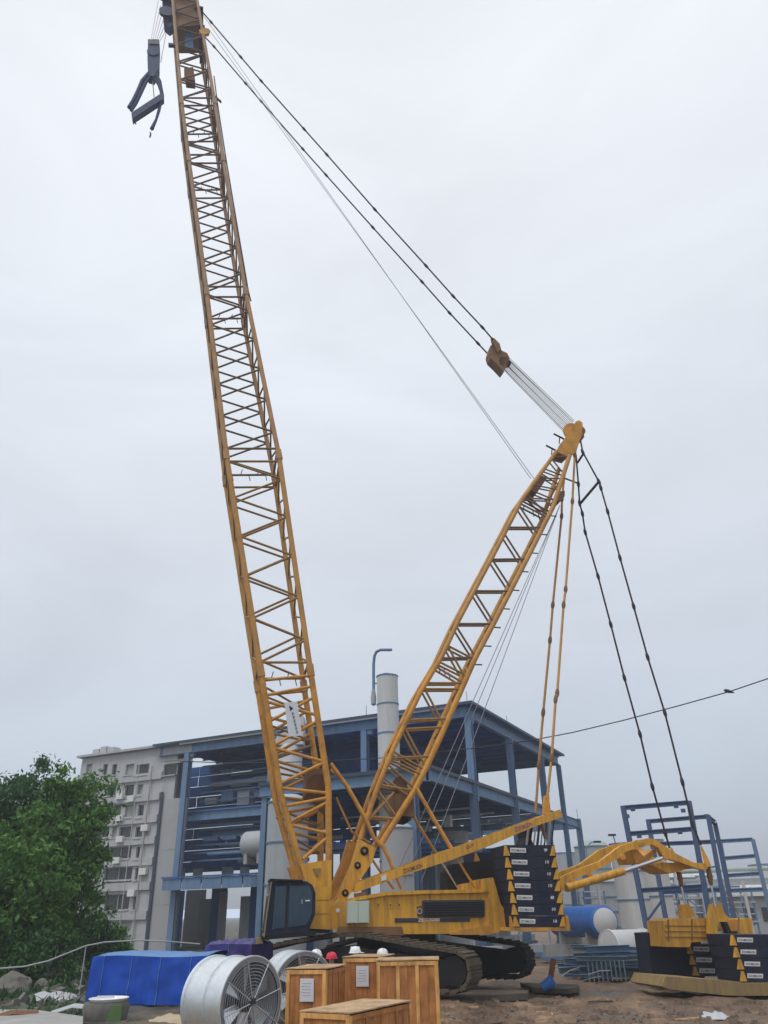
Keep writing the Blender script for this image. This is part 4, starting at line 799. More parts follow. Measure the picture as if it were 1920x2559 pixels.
# --- cab on the near side of the boom foot
cab = plate('cab', [(676, 2204), (690, 2199), (768, 2203), (781, 2212), (789, 2232), (788, 2286), (771, 2328), (664, 2338), (660, 2330)], -3.1, -1.98, M['navy'], crane)
plate('roof', [(676, 2196), (757, 2199), (757, 2203), (675, 2202)], -3.2, -1.9, M['black'], cab)
plate('window', [(689, 2215), (716, 2214), (712, 2318), (680, 2324)], -3.125, -3.103, M['glass'], cab); plate('door_window', [(724, 2214), (773, 2214), (781, 2232), (780, 2284), (766, 2312), (720, 2318)], -3.125, -3.103, M['glass'], cab)
fw_ = MB().prism([U(676, 2208, -3.05), U(661, 2328, -3.05), U(661, 2328, -3.05)+ev*1.0, U(676, 2208, -3.05)+ev*1.0], -eu*.02).build('windscreen', M['glass'], cab, False)
plate('handle', [(754, 2248), (756, 2248), (756, 2259), (754, 2259)], -3.15, -3.13, M['chrome'], cab); plate('mirror', [(764, 2250), (775, 2249), (775, 2252), (764, 2253)], -3.2, -3.14, M['white'], cab)
MB().path(Up([(679, 2204), (677, 2215), (665, 2300), (660, 2342)], -3.2), .025, 8).build('handrail', M['base'], cab)
plate('cab_seat', [(700, 2262), (712, 2260), (714, 2290), (732, 2292), (732, 2302), (700, 2304)], -2.8, -2.3, M['panel'], cab)
plate('step', [(652, 2340), (790, 2326), (790, 2338), (654, 2350)], -3.1, -1.9, M['black'], cab); plate('work_lamp', [(640, 2345), (658, 2340), (658, 2356), (641, 2358)], -3.0, -2.6, M['base'], cab)
# --- counterweight tray on the crane and its blocks (lifted on one by one)
GV = -2.75
def cwx(t): return lerp2((1262, 2112), (1290, 2319), t), lerp2((1387, 2112), (1416, 2319), t)
tray = plate('counterweight_tray', [(1278, 2318), (1424, 2318), (1426, 2327), (1276, 2327)], GV-.05, 2.8, M['boom'], crane)
plate('tray_horn', [(1413, 2286), (1420, 2290), (1426, 2318), (1414, 2318)], GV-.05, GV+.12, M['boom'], tray); plate('tray_horn', [(1277, 2290), (1284, 2312), (1286, 2318), (1277, 2318)], GV-.05, GV+.12, M['boom'], tray)
ordn = ['topmost', 'second from top', 'third from top', 'fourth from top', 'fifth from top', 'sixth from top', 'lowest']
def cw_block(pl, pr, pl1, pr1, v0, v1, label, group, marks=True, txt='10', lugs=True):
    jx = random.uniform(-.9, .9); pl, pr, pl1, pr1 = [(q_[0]+jx, q_[1]) for q_ in (pl, pr, pl1, pr1)]
    root = thing('counterweight_block', (U(*pl1, v0)+U(*pr1, v1))/2, label, 'counterweight', group); g = .8
    ins = .7; poly = [(pl[0]+ins, pl[1]), (pr[0]-ins, pr[1]), (pr1[0], pr1[1]-g), (pl1[0], pl1[1]-g)]
    near = Up(poly, v0); MB().prism(near, ev*(v1-v0)).build('slab', M['navy'], root, False)
    h = pl1[1]-pl[1]; w = pr[0]-pl[0]
    if lugs:
        plate('lifting_lug', [(pl[0]+1, pl[1]+1), (pl[0]+5, pl[1]+2), (pl[0]+14, pl1[1]-3), (pl[0]-1, pl1[1]-3)], v0-.10, v0-.004, M['yellow'], root)
        plate('lifting_lug', [(pr[0]-4, pr[1]+2), (pr[0], pr[1]+1), (pr[0]+2, pr1[1]-3), (pr[0]-10, pr1[1]-3)], v0-.10, v0-.004, M['yellow'], root)
    if marks:
        x0, y0 = pl[0]+15, pl[1]+h*.30
        plate('name_plate', [(x0-1, y0-2), (x0+38, y0-1), (x0+38, y0+10.5), (x0-1, y0+9.5)], v0-.012, v0-.004, M['white'], root)
        lettering('lettering', 'ZOOMLION', U(x0+1, y0+7, v0-.012), U(x0+35, y0+8, v0-.012), U(x0+1, y0+1, v0-.012), M['slate'], root, .008)
        xr = pl[0]+w*.78; lettering('lettering', txt, U(xr, y0+8, v0), U(xr+9, y0+8, v0), U(xr, y0, v0), M['paper'], root, .012)
    return root
for i in range(7):
    (pl, pr), (pl1, pr1) = cwx(i/7), cwx((i+1)/7)
    cw_block(pl, pr, pl1, pr1, GV, -1.0, ordn[i]+' dark counterweight block of the near stack on the crane tail', 'near counterweight stack on the crane', True, ['9', '10', '10', '10', '8', '10', '10'][i])
dsh = 3.75
for i in range(7):
    (pl, pr), (pl1, pr1) = cwx(i/7), cwx((i+1)/7)
    def sh(p): 
        q = U(*p, GV)+ev*dsh; d = q-CAM; z = d.dot(FW); return (960+FPX*d.dot(RI)/z, 1279.5-FPX*d.dot(UPV)/z)
    cw_block(sh(pl), sh(pr), sh(pl1), sh(pr1), GV+dsh, 2.75, ordn[i]+' dark counterweight block of the far stack on the crane tail', 'far counterweight stack on the crane', False, lugs=(i < 2))
# --- linkage arm to the hanging ballast
def z13(pts): return [(1350+x/2.9123, 1950+y/2.9123) for x, y in pts]
la = [(110, 800), (135, 715), (300, 640), (440, 590), (585, 480), (700, 440), (800, 420), (835, 428), (1000, 540), (1120, 600), (1200, 605), (1225, 630), (1210, 655), (1140, 640), (1000, 590), (930, 572), (895, 552), (865, 492), (815, 468), (720, 492), (625, 520), (590, 560), (400, 660), (190, 745), (180, 800), (130, 820)]
arm = plate('linkage_arm', z13(la), -1.15, -.85, M['yellow'], crane)
apts = [U(x, y, -1.15)+ev*1.9 for x, y in z13(la)]; MB().prism(apts, ev*.3).build('far_link', M['yellow'], arm, False)
plate('cross_plate', z13([(660, 510), (700, 500), (760, 560), (830, 500), (850, 520), (780, 600), (700, 605)]), -.84, .7, M['boom'], arm)
plate('lower_wishbone', z13([(800, 610), (900, 600), (1060, 600), (1150, 640), (1060, 650), (960, 678), (920, 670)]), -.8, .6, M['yellow'], arm)
for v, dx in ((-1.35, 0), (.95, -14)):
    MB().tube(U(*z13([(195+dx, 785)])[0], v), U(*z13([(610+dx, 662)])[0], v), .145, 14).build('cylinder_barrel', M['yellow'], arm); MB().tube(U(*z13([(610+dx, 662)])[0], v), U(*z13([(890+dx, 568)])[0], v), .075, 12).build('cylinder_rod', M['chrome'], arm)
for p in ((600, 560), (360, 690), (230, 735), (735, 465), (915, 560)): MB().lathe(U(*z13([p])[0], -1.16), -ev, [(0, .12), (.06, .12), (.07, .06)], 14).build('pin', M['boom'], arm)
for x, y, v in ((1222, 630, -1.0), (1005, 640, .9)):
    MB().path([U(*z13([(x-50, y-150)])[0], v), U(*z13([(x-10, y-40)])[0], v), U(*z13([(x, y)])[0], v)], [.04, .12, .15], 8).build('pendant_fork', M['boom'], arm)
    MB().path([U(*z13([(x, y)])[0], v), U(*z13([(x+15, y+75)])[0], v), U(*z13([(x+25, y+135)])[0], v)], [.1, .12, .07], 8).build('link_chain', M['rust'], arm)
    MB().path([U(*z13([(x+25, y+135)])[0], v), U(*z13([(x+55, y+290)])[0], v)], .035, 6).build('pull_rod', M['chrome'], arm)
# --- hanging ballast on the right: base, yoke and block stacks
def z15(pts): return [(1500+x/3.952, 2150+y/3.952) for x, y in pts]
bal = thing('ballast_tray', U(1800, 2480, -1), 'yellow hanging ballast tray with lifting yoke right of the crane', 'ballast tray')
plate('base', z15([(650, 1148), (1100, 1180), (1440, 1215), (1900, 1215), (1900, 1335), (1420, 1340), (1230, 1335), (690, 1275), (610, 1245)]), -3.0, -.6, M['base'], bal)
yb = plate('yoke_box', z15([(632, 600), (745, 572), (1090, 572), (1090, 800), (905, 812), (885, 860), (652, 856)]), -.5, .9, M['yellow'], bal)
for y in (645, 700, 755): plate('box_rib', z15([(640, y), (1088, y+2), (1088, y+9), (640, y+7)]), -.53, -.504, M['brown'], yb)
for x in (672, 905): plate('box_rib', z15([(x, 585), (x+9, 585), (x+14, 800), (x+5, 800)]), -.55, -.506, M['brown'], yb)
plate('yoke_arm', z15([(1380, 575), (1500, 572), (1515, 730), (1390, 730)]), -.3, .7, M['yellow'], bal); plate('yoke_beam', z15([(1090, 590), (1390, 590), (1390, 700), (1090, 700)]), -.2, .6, M['boom'], bal)
plate('lifting_post', z15([(808, 440), (880, 432), (900, 470), (945, 562), (808, 566)]), .3, .6, M['yellow'], bal)
plate('lifting_post', z15([(1112, 432), (1205, 430), (1225, 520), (1280, 575), (1280, 605), (1170, 610), (1165, 735), (1088, 735), (1090, 570)]), -.9, -.6, M['yellow'], bal)
plate('lifting_brace', z15([(1225, 610), (1255, 610), (1305, 720), (1270, 725)]), -.9, -.6, M['black'], bal)
strut('guard_rail', U(*z15([(1370, 560)])[0], -.6), U(*z15([(1365, 735)])[0], -.6), .03, M['base'], bal); strut('guard_rail', U(*z15([(1240, 310)])[0], -.6), U(*z15([(1370, 540)])[0], -.6), .025, M['base'], bal)
BVN = -2.7
nb = ['topmost', 'second from top', 'third from top', 'lowest']
for i in range(4):
    def bx(t): return lerp2((1830, 2336), (1863, 2456), t), lerp2((1962, 2336), (1995, 2456), t)
    (pl, pr), (pl1, pr1) = bx(i/4), bx((i+1)/4)
    cw_block(pl, pr, pl1, pr1, BVN, -.95, nb[i]+' dark ballast block of the near stack on the right tray', 'near ballast stack', True)
    ps = [sh2 for sh2 in (pl, pr, pl1, pr1)]; o2 = []
    for p in ps:
        q = U(*p, BVN)+ev*3.3; d = q-CAM; z = d.dot(FW); o2.append((960+FPX*d.dot(RI)/z, 1279.5-FPX*d.dot(UPV)/z))
    if i > 0: cw_block(*o2, BVN+3.3, 2.5, ['', 'topmost', 'middle', 'lowest'][i]+' dark ballast block of the far stack on the right tray', 'far ballast stack', True)
tag(MB().prism(Up([(1617, 2332), (1668, 2329), (1750, 2336), (1762, 2446), (1632, 2438)], .75), ev*1.1).build('ballast_block', M['navy'], None, False), 'wide dark ballast block under the yellow yoke box of the right tray', 'counterweight')
# --- hook block hanging under the boom head
hk = thing('hook_block', U(383, 190, 0), 'dark blue hook block with lifting spreader hanging from the boom head', 'hook block')
def z1(pts): return [(300+x/4.15, y/4.15) for x, y in pts]
for k in range(6):
    t = k/5; strut('hoist_line', U(*lerp2((396, 0), (424, 60), t), -.5+t), U(*lerp2((377, 100), (399, 103), t), -.5+t), .022, M['ropel'], hk)
strut('hoist_line', U(418, 66, .3), U(402, 155, .3), .02, M['rope'], hk)
hb = plate('block_body', z1([(290, 405), (405, 410), (412, 460), (408, 560), (405, 700), (350, 790), (290, 770), (284, 600), (288, 500)]), -.3, .3, M['block'], hk)
plate('block_cap', z1([(295, 402), (400, 405), (400, 455), (298, 450)]), -.34, .34, M['fandark'], hb)
for k in range(4): MB().lathe(U(*z1([(340, 540)])[0], -.3+k*.2), ev, [(-.05, .36), (0, .32), (.05, .36)], 22).build('sheave', M['block'], hb)
for pts, r in (([(300, 760), (230, 840), (180, 960), (140, 1040), (95, 1115)], .13), ([(330, 775), (270, 850), (205, 990), (160, 1080), (115, 1145)], .10), ([(370, 770), (410, 840), (420, 900), (440, 1000)], .12), ([(345, 790), (400, 880), (440, 990)], .08)):
    MB().path(trace(z1(pts), -.2, -.2), r, 8).build('sling_arm', M['block'], hk)
plate('spreader_beam', z1([(118, 1165), (420, 968), (455, 965), (455, 1015), (140, 1220), (130, 1235)]), -.35, .05, M['block'], hk)
MB().path(trace(z1([(430, 1020), (405, 1140), (375, 1240), (330, 1335)]), -.15, -.15), [.1, .1, .08, .12], 8).build('sling_leg', M['block'], hk)
strut('sling_rod', U(*z1([(335, 790)])[0], -.1), U(*z1([(352, 1000)])[0], -.1), .035, M['rope'], hk)
MB().path(trace(z1([(135, 1235), (150, 1260), (165, 1285)]), -.1, -.1), .04, 6).build('shackle', M['block'], hk); MB().path(trace(z1([(315, 1375), (318, 1395), (310, 1420)]), -.1, -.1), .05, 6).build('shackle', M['block'], hk); strut('tag_line', U(*z1([(330, 1335)])[0], -.1), U(*z1([(315, 1375)])[0], -.1), .012, M['rope'], hk)
# ------------------------------------------------------------------ trees
def tree(name, base, h, rx, rz, label, mat, nclump, nleaf, size, seed, trunk_r=.22, low=.12):
    rnd = random.Random(seed); o = thing(name, base, label, 'tree'); base = V(base); cc = base+ZU*(h-rz)
    tm = MB(); tops = []
    tm.path([base-ZU*.4, base+ZU*h*.25+V((.1, 0, 0)), base+ZU*h*.55+V((-.15, .1, 0)), base+ZU*h*.85], [trunk_r*1.2, trunk_r, trunk_r*.65, trunk_r*.2], 8)
    cl = []
    while len(cl) < nclump:
        d = V((rnd.gauss(0, 1), rnd.gauss(0, 1), rnd.gauss(0, 1))).normalized(); r = rnd.random()**.4
        k = .78+.5*noise.noise(d*1.7+V((seed, 0, 0)))
        p = cc+V((d.x*rx*r*k, d.y*rx*r*k, d.z*rz*r*k))
        if p.z > base.z+h*low: cl.append(p)
    for p in cl[::max(1, nclump//26)]:
        t = max(.2, min(.8, (p.z-base.z)/h*.75)); s0 = base+ZU*h*t; md = s0.lerp(p, .55)+ZU*.25
        tm.path([s0, md, p], [trunk_r*.35, trunk_r*.2, .015], 5)
    tm.build('trunk', M['bark'], o)
    vs = []; fs = []
    for c in cl:
        cr = rnd.uniform(.35, .95)*rx/3.6; szc = size*rnd.uniform(.75, 1.25)
        for _ in range(nleaf):
            q = c+V((rnd.gauss(0, .5), rnd.gauss(0, .5), rnd.gauss(0, .38)))*cr
            n = V((rnd.gauss(0, 1), rnd.gauss(0, 1), rnd.gauss(0, .8)+.5)).normalized(); u = n.orthogonal().normalized(); w = n.cross(u)
            an = rnd.uniform(0, 6.28); u, w = u*math.cos(an)+w*math.sin(an), w*math.cos(an)-u*math.sin(an)
            s = szc*rnd.uniform(.6, 1.3); b = len(vs)
            vs += [q-u*s, q+w*s*.42+n*s*.1, q+u*s, q-w*s*.42+n*s*.1]; fs.append((b, b+1, b+2, b+3))
    me = bpy.data.meshes.new('crown'); me.from_pydata([p-cc for p in vs], [], fs); me.materials.append(mat); link('crown', me, o, cc)
    return o
p = PY(112, 2330, 40); tree('broadleaf_tree', (p.x, p.y, .2), 9.6, 3.0, 4.7, 'bright green leafy tree in front of the office block', M['leaf'], 215, 130, .15, 3, low=.05)
p = PY(20, 2330, 42); tree('broadleaf_tree', (p.x, p.y, .2), 10.9, 3.0, 4.6, 'dark green tree at the left edge of the picture', M['leafd'], 170, 120, .15, 11, low=.1)
p = PY(30, 2330, 37); tree('broadleaf_tree', (p.x, p.y, .2), 7.0, 3.0, 3.6, 'mid green tree in front of the dark one at the left edge', M['leaf'], 150, 110, .14, 23, low=.05)
p = PY(292, 2335, 46); tree('leafy_shrub', (p.x, p.y, .0), 2.6, 1.3, 1.3, 'low green shrub at the foot of the office block', M['leaf'], 40, 70, .12, 5, .06, .02)
p = PY(228, 2325, 44); tree('leafy_shrub', (p.x, p.y, .0), 3.2, 2.2, 1.6, 'dark shrub under the bright green tree', M['leafd'], 70, 80, .12, 8, .06, .02)
p = PY(60, 2340, 36); tree('leafy_shrub', (p.x, p.y, .0), 2.6, 2.8, 1.4, 'dark undergrowth bush below the dark tree at left', M['leafd'], 80, 80, .12, 15, .06, .02)
# ------------------------------------------------------------------ power line
pc = [(1990, 1676, 38), (1920, 1696, 39), (1822, 1729, 40), (1700, 1763, 42), (1560, 1800, 44), (1430, 1831, 45), (1330, 1850, 46), (1200, 1868, 47), (1070, 1884, 48), (930, 1896, 49), (800, 1903, 50), (680, 1906, 51), (560, 1906, 52), (450, 1903, 53)]
pw_ = MB().path([PY(*q) for q in pc], .03, 6).build('power_cable', M['cable']); tag(pw_, 'long black overhead cable sagging across the yard from the right', 'cable')
q = PY(1822, 1729, 40); tag(MB().lathe(q-V((.25, 0, -.1)), (1, 0, -.3), [(0, .02), (.1, .09), (.25, .1), (.4, .06), (.55, .02)], 8).build('cable_spacer', M['cable']), 'small dark spacer clamped on the overhead cable', 'cable clamp')
# ------------------------------------------------------------------ crates
def crate(corner, azf, wf, ls, h, z0, label, nside, papers=True, topover=.03):
    """corner: nearest upright edge; front face runs left from it, long side runs right"""
    f = V((-math.cos(azf), -math.sin(azf), 0)); s = V((-f.y, f.x, 0))
    if s.y < 0: s = -s
    P0 = V((corner.x, corner.y, z0)); root = thing('wooden_crate', P0+f*wf/2+s*ls/2, label, 'crate', 'wooden crates in the foreground')
    nf = -s; ns = -f
    # faces: boards recessed, battens proud
    def board(name, a0, a1, zb0, zb1, face, dep, mat, jit=0):
        d, nrm = (f, nf) if face == 'f' else (s, ns)
        c = P0+d*((a0+a1)/2)+ZU*((zb0+zb1)/2)-nrm*(.03-dep); return MB().box(c, (a1-a0, .022, zb1-zb0), (d, nrm, ZU)).build(name, M[mat], root, False)
    nb_ = 3 if papers else 6
    for k in range(nb_): board('plank', wf*k/nb_+.002, wf*(k+1)/nb_-.004, .02, h-.02, 'f', random.uniform(0, .006), 'wood')
    for k in range(nside*2): board('plank', ls*k/nside/2+.002, ls*(k+1)/nside/2-.004, .02, h-.02, 's', random.uniform(0, .008), 'wood')
    bw = .085
    for x in (0, wf-bw): board('batten', x, x+bw, 0, h, 'f', .028, 'woodl')
    if not papers:
        for k in (1, 2): x = (wf-bw)*k/3; board('batten', x, x+bw, bw+.004, h-bw-.004, 'f', .024, 'woodl')
    for z in (0, h-bw): board('batten', bw+.002, wf-bw-.002, z, z+bw, 'f', .026, 'woodl')
    for k in range(nside+1): x = (ls-bw)*k/nside; board('batten', x+.004, x+bw, 0, h-.01-random.uniform(0, .02), 's', .028, 'woodl' if k in (0, nside) else 'wood')
    for z in (0, h-.1):
        for k in range(nside): x = (ls-bw)*k/nside; board('batten', x+bw+.004, x+(ls-bw)/nside-.002, z, z+.085, 's', .024, 'wood')
    # back faces and lid
    MB().box(P0+f*(wf-.012)+s*ls/2+ZU*h/2, (.02, ls-.06, h-.02), (f, s, ZU)).build('back_panel', M['wood'], root, False)
    MB().box(P0+f*wf/2+s*(ls-.012)+ZU*h/2, (wf-.06, .02, h-.02), (f, s, ZU)).build('back_panel', M['wood'], root, False)
    nl = max(2, int(ls/.62))
    for k in range(nl):
        a0, a1 = ls*k/nl, ls*(k+1)/nl; tl = random.uniform(-.012, .02)
        ax2 = (s+ZU*tl).normalized()
        MB().box(P0+f*wf/2+s*((a0+a1)/2)+ZU*(h+.02+random.uniform(0, .012)), (wf+2*topover, (a1-a0)-.006, .022), (f, ax2, f.cross(ax2))).build('lid_board', M['woodt'], root, False)
    if papers:
        d = f; c = P0+f*(wf*.47)+ZU*(h-.40)+nf*.012
        MB().box(c, (.34, .012, .46), (f, nf, ZU)).build('paper_sheet', M['paper'], root, False)
        for k in range(5): MB().box(c+nf*.0075+ZU*(.13-.06*k)+f*(.02*(k % 2)), (.22, .002, .012), (f, nf, ZU)).build('print_line', M['panel'], root, False)
    return root
cF = PZ(874, 2531, 1.0); crate(cF, math.radians(-30), 1.12, 2.35, .965-gz(cF.x, cF.y), gz(cF.x, cF.y), 'nearest wooden crate, low and long, at the bottom of the picture', 4)
cL = PZ(815, 2420, 1.5); crate(cL, math.radians(-14), .98, 1.6, 1.465-gz(cL.x, cL.y), gz(cL.x, cL.y), 'tall plywood crate with a paper sheet beside the fan drum', 3)
cM = PZ(950, 2391, 1.62); crate(cM, math.radians(-16), 1.02, 1.3, 1.585-gz(cM.x, cM.y), gz(cM.x, cM.y), 'tall rear crate with paper sheet, right of the other tall crate', 2)
cR = PZ(1026, 2394, 1.6); 
# second half of the rear row, its side turned to the viewer
crate(PZ(1094, 2397, 1.6), math.radians(-3), 1.50, 1.3, 1.6-gz(1, 23)-.04, gz(1, 23), 'plank-sided rear crate at the right end of the row', 3, False)
# ------------------------------------------------------------------ ventilator drums
def fan(c, R, L, az, label, tilt=0, full=True):
    """c: centre of the guarded face; az: heading of its normal"""
    n = V((math.sin(az), -math.cos(az), 0)); o = thing('industrial_fan', c-ZU*R, label, 'fan', 'galvanised fan drums'); up = ZU; sd = n.cross(up).normalized()
    MB().lathe(c, -n, [(0, R-.01), (.0, R), (L, R), (L, R-.02), (.02, R-.02)], 56, False).build('housing', M['galv'], o)
    for t in (0.0, L*.45, L*.97): MB().lathe(c-n*t, -n, [(-.025, R), (-.025, R+.045), (.05, R+.045), (.05, R)], 56, False).build('hoop', M['galv'], o)
    MB().lathe(c-n*(L*.55), -n, [(0, R-.03), (.02, R-.03)], 40).build('back_screen', M['fangrey'], o)
    MB().lathe(c+n*.0, -n, [(-.03, R*.92), (-.03, R+.02), (.03, R+.02), (.03, R*.92)], 56, False).build('face_ring', M['fangrey'], o)
    if full:
        for k in range(11):
            r = R*(.16+.075*k); MB().path([c+n*.05+(up*math.cos(t*math.pi/18)+sd*math.sin(t*math.pi/18))*r for t in range(37)], .0045, 5).build('guard_wire', M['wire'], o)
        for k in range(8):
            an = k*math.pi/4+.25; d = up*math.cos(an)+sd*math.sin(an); strut('guard_spoke', c+n*.06+d*R*.1, c+n*.055+d*R*.97, .013, M['wire'], o)
        for k in range(6):
            an = k*math.pi/3; d = up*math.cos(an)+sd*math.sin(an); e = n.cross(d)
            MB().prism([c-n*.18+d*.16+e*.05, c-n*.30+d*.16-e*.07, c-n*.34+d*R*.88-e*.22, c-n*.16+d*R*.88+e*.14], n*.012).build('blade', M['galv'], o, False)
        MB().lathe(c-n*.34, n, [(0, .19), (.2, .19), (.25, .12)], 20).build('hub', M['fandark'], o)
    return o
cf = PY(628, 2497, 20.0); fan(V((cf.x, cf.y, .93)), .86, 1.3, math.radians(51), 'galvanised fan drum with wire guard lying beside the crates')
cf2 = PY(760, 2470, 24.0); fan(V((cf2.x, cf2.y, .88)), .84, 1.0, math.radians(30), 'second fan drum half hidden behind the tall crate')
# ------------------------------------------------------------------ tarpaulin-covered stacks
def tarp_box(name, p0, p1, depth, z0, z1, mat, top, label, sag=.05):
    o = thing(name, ((p0.x+p1.x)/2, (p0.y+p1.y)/2+depth/2, z0), label, 'tarpaulin'); d = V((p1.x-p0.x, p1.y-p0.y, 0)); L = d.length; d.normalize(); nn = V((-d.y, d.x, 0))
    nu, nv = 44, 16; vs = []; fs = []
    def pt(i, j):
        x = L*i/nu; t = j/nv; n_ = noise.fractal(V((x*1.1, t*2.4, p0.x)), 1, 2, 4)*sag
        fold = (.04*math.sin(x*5.3+math.sin(x*2)*1.4)+.03*math.sin(x*11+t*3+math.sin(x*3.1)*2))*(t*.7+.3)+.05*max(0, noise.noise(V((x*.8+t*1.5, t*3, 5))))
        return V((p0.x, p0.y, 0))+d*x-nn*(n_+fold+.10*t)+ZU*(z1+(z0-z1)*t+.03*math.sin(x*1.4)*(1-t))
    for j in range(nv+1):
        for i in range(nu+1): vs.append(pt(i, j))
    fs = [(j*(nu+1)+i, j*(nu+1)+i+1, (j+1)*(nu+1)+i+1, (j+1)*(nu+1)+i) for j in range(nv) for i in range(nu)]
    MB().add(vs, fs).build('front_cover', mat, o, fix=True)
    vs = []; 
    for j in range(9):
        for i in range(nu+1):
            q = pt(i, 0) if j == 0 else pt(i, 0)+nn*(depth*j/8)+ZU*(.10*math.sin(math.pi*j/8)+noise.noise(V((i*.3, j*.7, z1)))*sag)
            vs.append(q+ZU*.004)
    fs = [(j*(nu+1)+i, j*(nu+1)+i+1, (j+1)*(nu+1)+i+1, (j+1)*(nu+1)+i) for j in range(8) for i in range(nu)]
    MB().add(vs, fs).build('top_cover', top, o)
    for k in range(int(L/1.1)):
        i = min(nu, int((k+.5)*nu/max(1, int(L/1.1)))); MB().path([pt(i, j)-nn*.025 for j in range(nv+1)], .012, 5).build('lashing_rope', M['tarpl'], o)
    for sgn, P in ((0, 0), (1, nu)):
        vs = [pt(P, j) for j in range(nv+1)]+[pt(P, j)+nn*depth for j in range(nv+1)]
        MB().add(vs, [(j, j+1, nv+2+j, nv+1+j) for j in range(nv)]).build('end_cover', mat, o)
    return o
b0, b1 = PY(217, 2500, 31.5), PY(512, 2500, 30.0)
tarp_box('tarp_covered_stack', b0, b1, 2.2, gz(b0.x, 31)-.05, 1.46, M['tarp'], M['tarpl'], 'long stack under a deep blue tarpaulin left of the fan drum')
v0, v1 = PY(508, 2440, 31.6), PY(628, 2440, 30.8); tarp_box('tarp_bundle', v0, v1, 1.4, -.05, 1.74, M['tarpp'], M['tarpp'], 'crumpled violet tarpaulin bundle behind the fan drum', .13)
# ------------------------------------------------------------------ people behind the crates: only their helmets show
def person(x, y, Y, hm, label, turn=0.0):
    top = PY(x, y, Y); sc = 1.0; gx_, gy_ = top.x, Y; zt = top.z; hgt = 1.80; z0 = zt-hgt
    o = None
    sk = [((0, 0, .95), .15), ((0, .0, 1.2), .15), ((0, .0, 1.40), .14), ((0, 0, 1.50), .06), ((0, -.01, 1.58), .085), ((0, 0, 1.68), .09)]
    ed = [(i, i+1) for i in range(5)]
    def chain(root, pts):
        prev = root
        for q, r in pts: sk.append((q, r)); ed.append((prev, len(sk)-1)); prev = len(sk)-1
    for s in (-1, 1):
        chain(2, [((s*.19, 0, 1.40), .075), ((s*.26, .02, 1.12), .05), ((s*.24, -.12, .92), .038), ((s*.24, -.17, .84), .035)])
        chain(0, [((s*.10, 0, .86), .10), ((s*.11, -.02, .48), .07), ((s*.12, .02, .1), .05), ((s*.12, -.14, .05), .04)])
    me = bpy.data.meshes.new('p'); me.from_pydata([q for q, r in sk], ed, []); ob = bpy.data.objects.new('p', me); COL.objects.link(ob)
    md = ob.modifiers.new('s', 'SKIN'); 
    for sv, (q, r) in zip(me.skin_vertices[0].data, sk): sv.radius = (r, r*.8)
    me.skin_vertices[0].data[0].use_root = True
    ob.modifiers.new('u', 'SUBSURF').levels = 2
    dg = bpy.context.evaluated_depsgraph_get(); nm = bpy.data.meshes.new_from_object(ob.evaluated_get(dg)); bpy.data.objects.remove(ob)
    nm.materials.clear(); nm.materials.append(M['cloth']); nm.materials.append(M['skin'])
    for p_ in nm.polygons:
        c = p_.center; p_.material_index = 1 if c.z > 1.47 or (c.z < .89 and abs(c.x) > .2) else 0
    nm.shade_smooth(); R_ = Matrix.Rotation(turn, 4, 'Z'); nm.transform(R_)
    o = bpy.data.objects.new('person', nm); COL.objects.link(o); o.location = (gx_, gy_, z0); ORG[o] = V(o.location); tag(o, label, 'person', 'workers behind the crates')
    h = MB(); c = V((gx_, gy_, z0+1.645))
    h.lathe(c, ZU, [(0, .158), (.04, .156), (.09, .14), (.13, .105), (.15, .055), (.158, .01)], 24); h.lathe(c, ZU, [(-.012, .155), (-.012, .185), (.004, .18), (.01, .15)], 24, False)
    fd = R_ @ V((0, -1, 0)); sdv = fd.cross(ZU); h.prism([c+fd*.14-sdv*.11, c+fd*.25-sdv*.06-ZU*.015, c+fd*.25+sdv*.06-ZU*.015, c+fd*.14+sdv*.11], ZU*.012)
    h.box(c+ZU*.09, (.03, .27, .115), (sdv, fd, ZU))
    h.build('helmet', hm, o)
    return o
person(791, 2372, 25.5, M['helmetw'], 'worker in a white helmet behind the second fan drum', .4)
person(829, 2379, 25.5, M['helmetr'], 'worker in a red helmet behind the tall crate', -.3)
person(888, 2365, 25.0, M['helmetw'], 'worker in a white helmet behind the rear crate, nearest the red helmet', 1.2)
person(956, 2370, 25.2, M['helmetw'], 'worker in a white helmet behind the rightmost crates', .2)
# ------------------------------------------------------------------ mats, scrap and litter
def slab(name, pts, z, th, mat, label, cat):
    q = [PZ(x, y, z) for x, y in pts]; return tag(MB().prism(q, -ZU*th).build(name, mat, None, False), label, cat)
slab('timber_mat', [(1000, 2484), (1130, 2474), (1322, 2474), (1318, 2482), (1140, 2492), (1000, 2498)], .10, .2, M['mat_'], 'long flat crane mat under the right end of the near track', 'mat')
slab('steel_plate', [(1300, 2456), (1445, 2460), (1448, 2467), (1420, 2472), (1330, 2468)], .06, .16, M['mat_'], 'dark steel plate on the mud right of the crane tracks', 'plate')
bk = PZ(1356, 2452, .3); bo = MB().lathe(V((bk.x, bk.y, .1)), V((.5, -.2, .3)), [(0, .16), (.45, .2), (.45, .18), (.05, .14)], 18).build('bucket', M['bkt']); tag(bo, 'small blue bucket tipped over on the steel plate', 'bucket')
r0 = PZ(1374, 2450, .1); tag(MB().tube((r0.x, r0.y, .0), (r0.x+.25, r0.y, .85), .11, 12).build('rusty_post', M['rust']), 'short rusty post leaning beside the blue bucket', 'post')
rnd = random.Random(31)
sc0 = PZ(1540, 2440, -.1); ords = ['first', 'second', 'third', 'fourth', 'fifth', 'sixth', 'seventh', 'eighth', 'ninth', 'tenth']
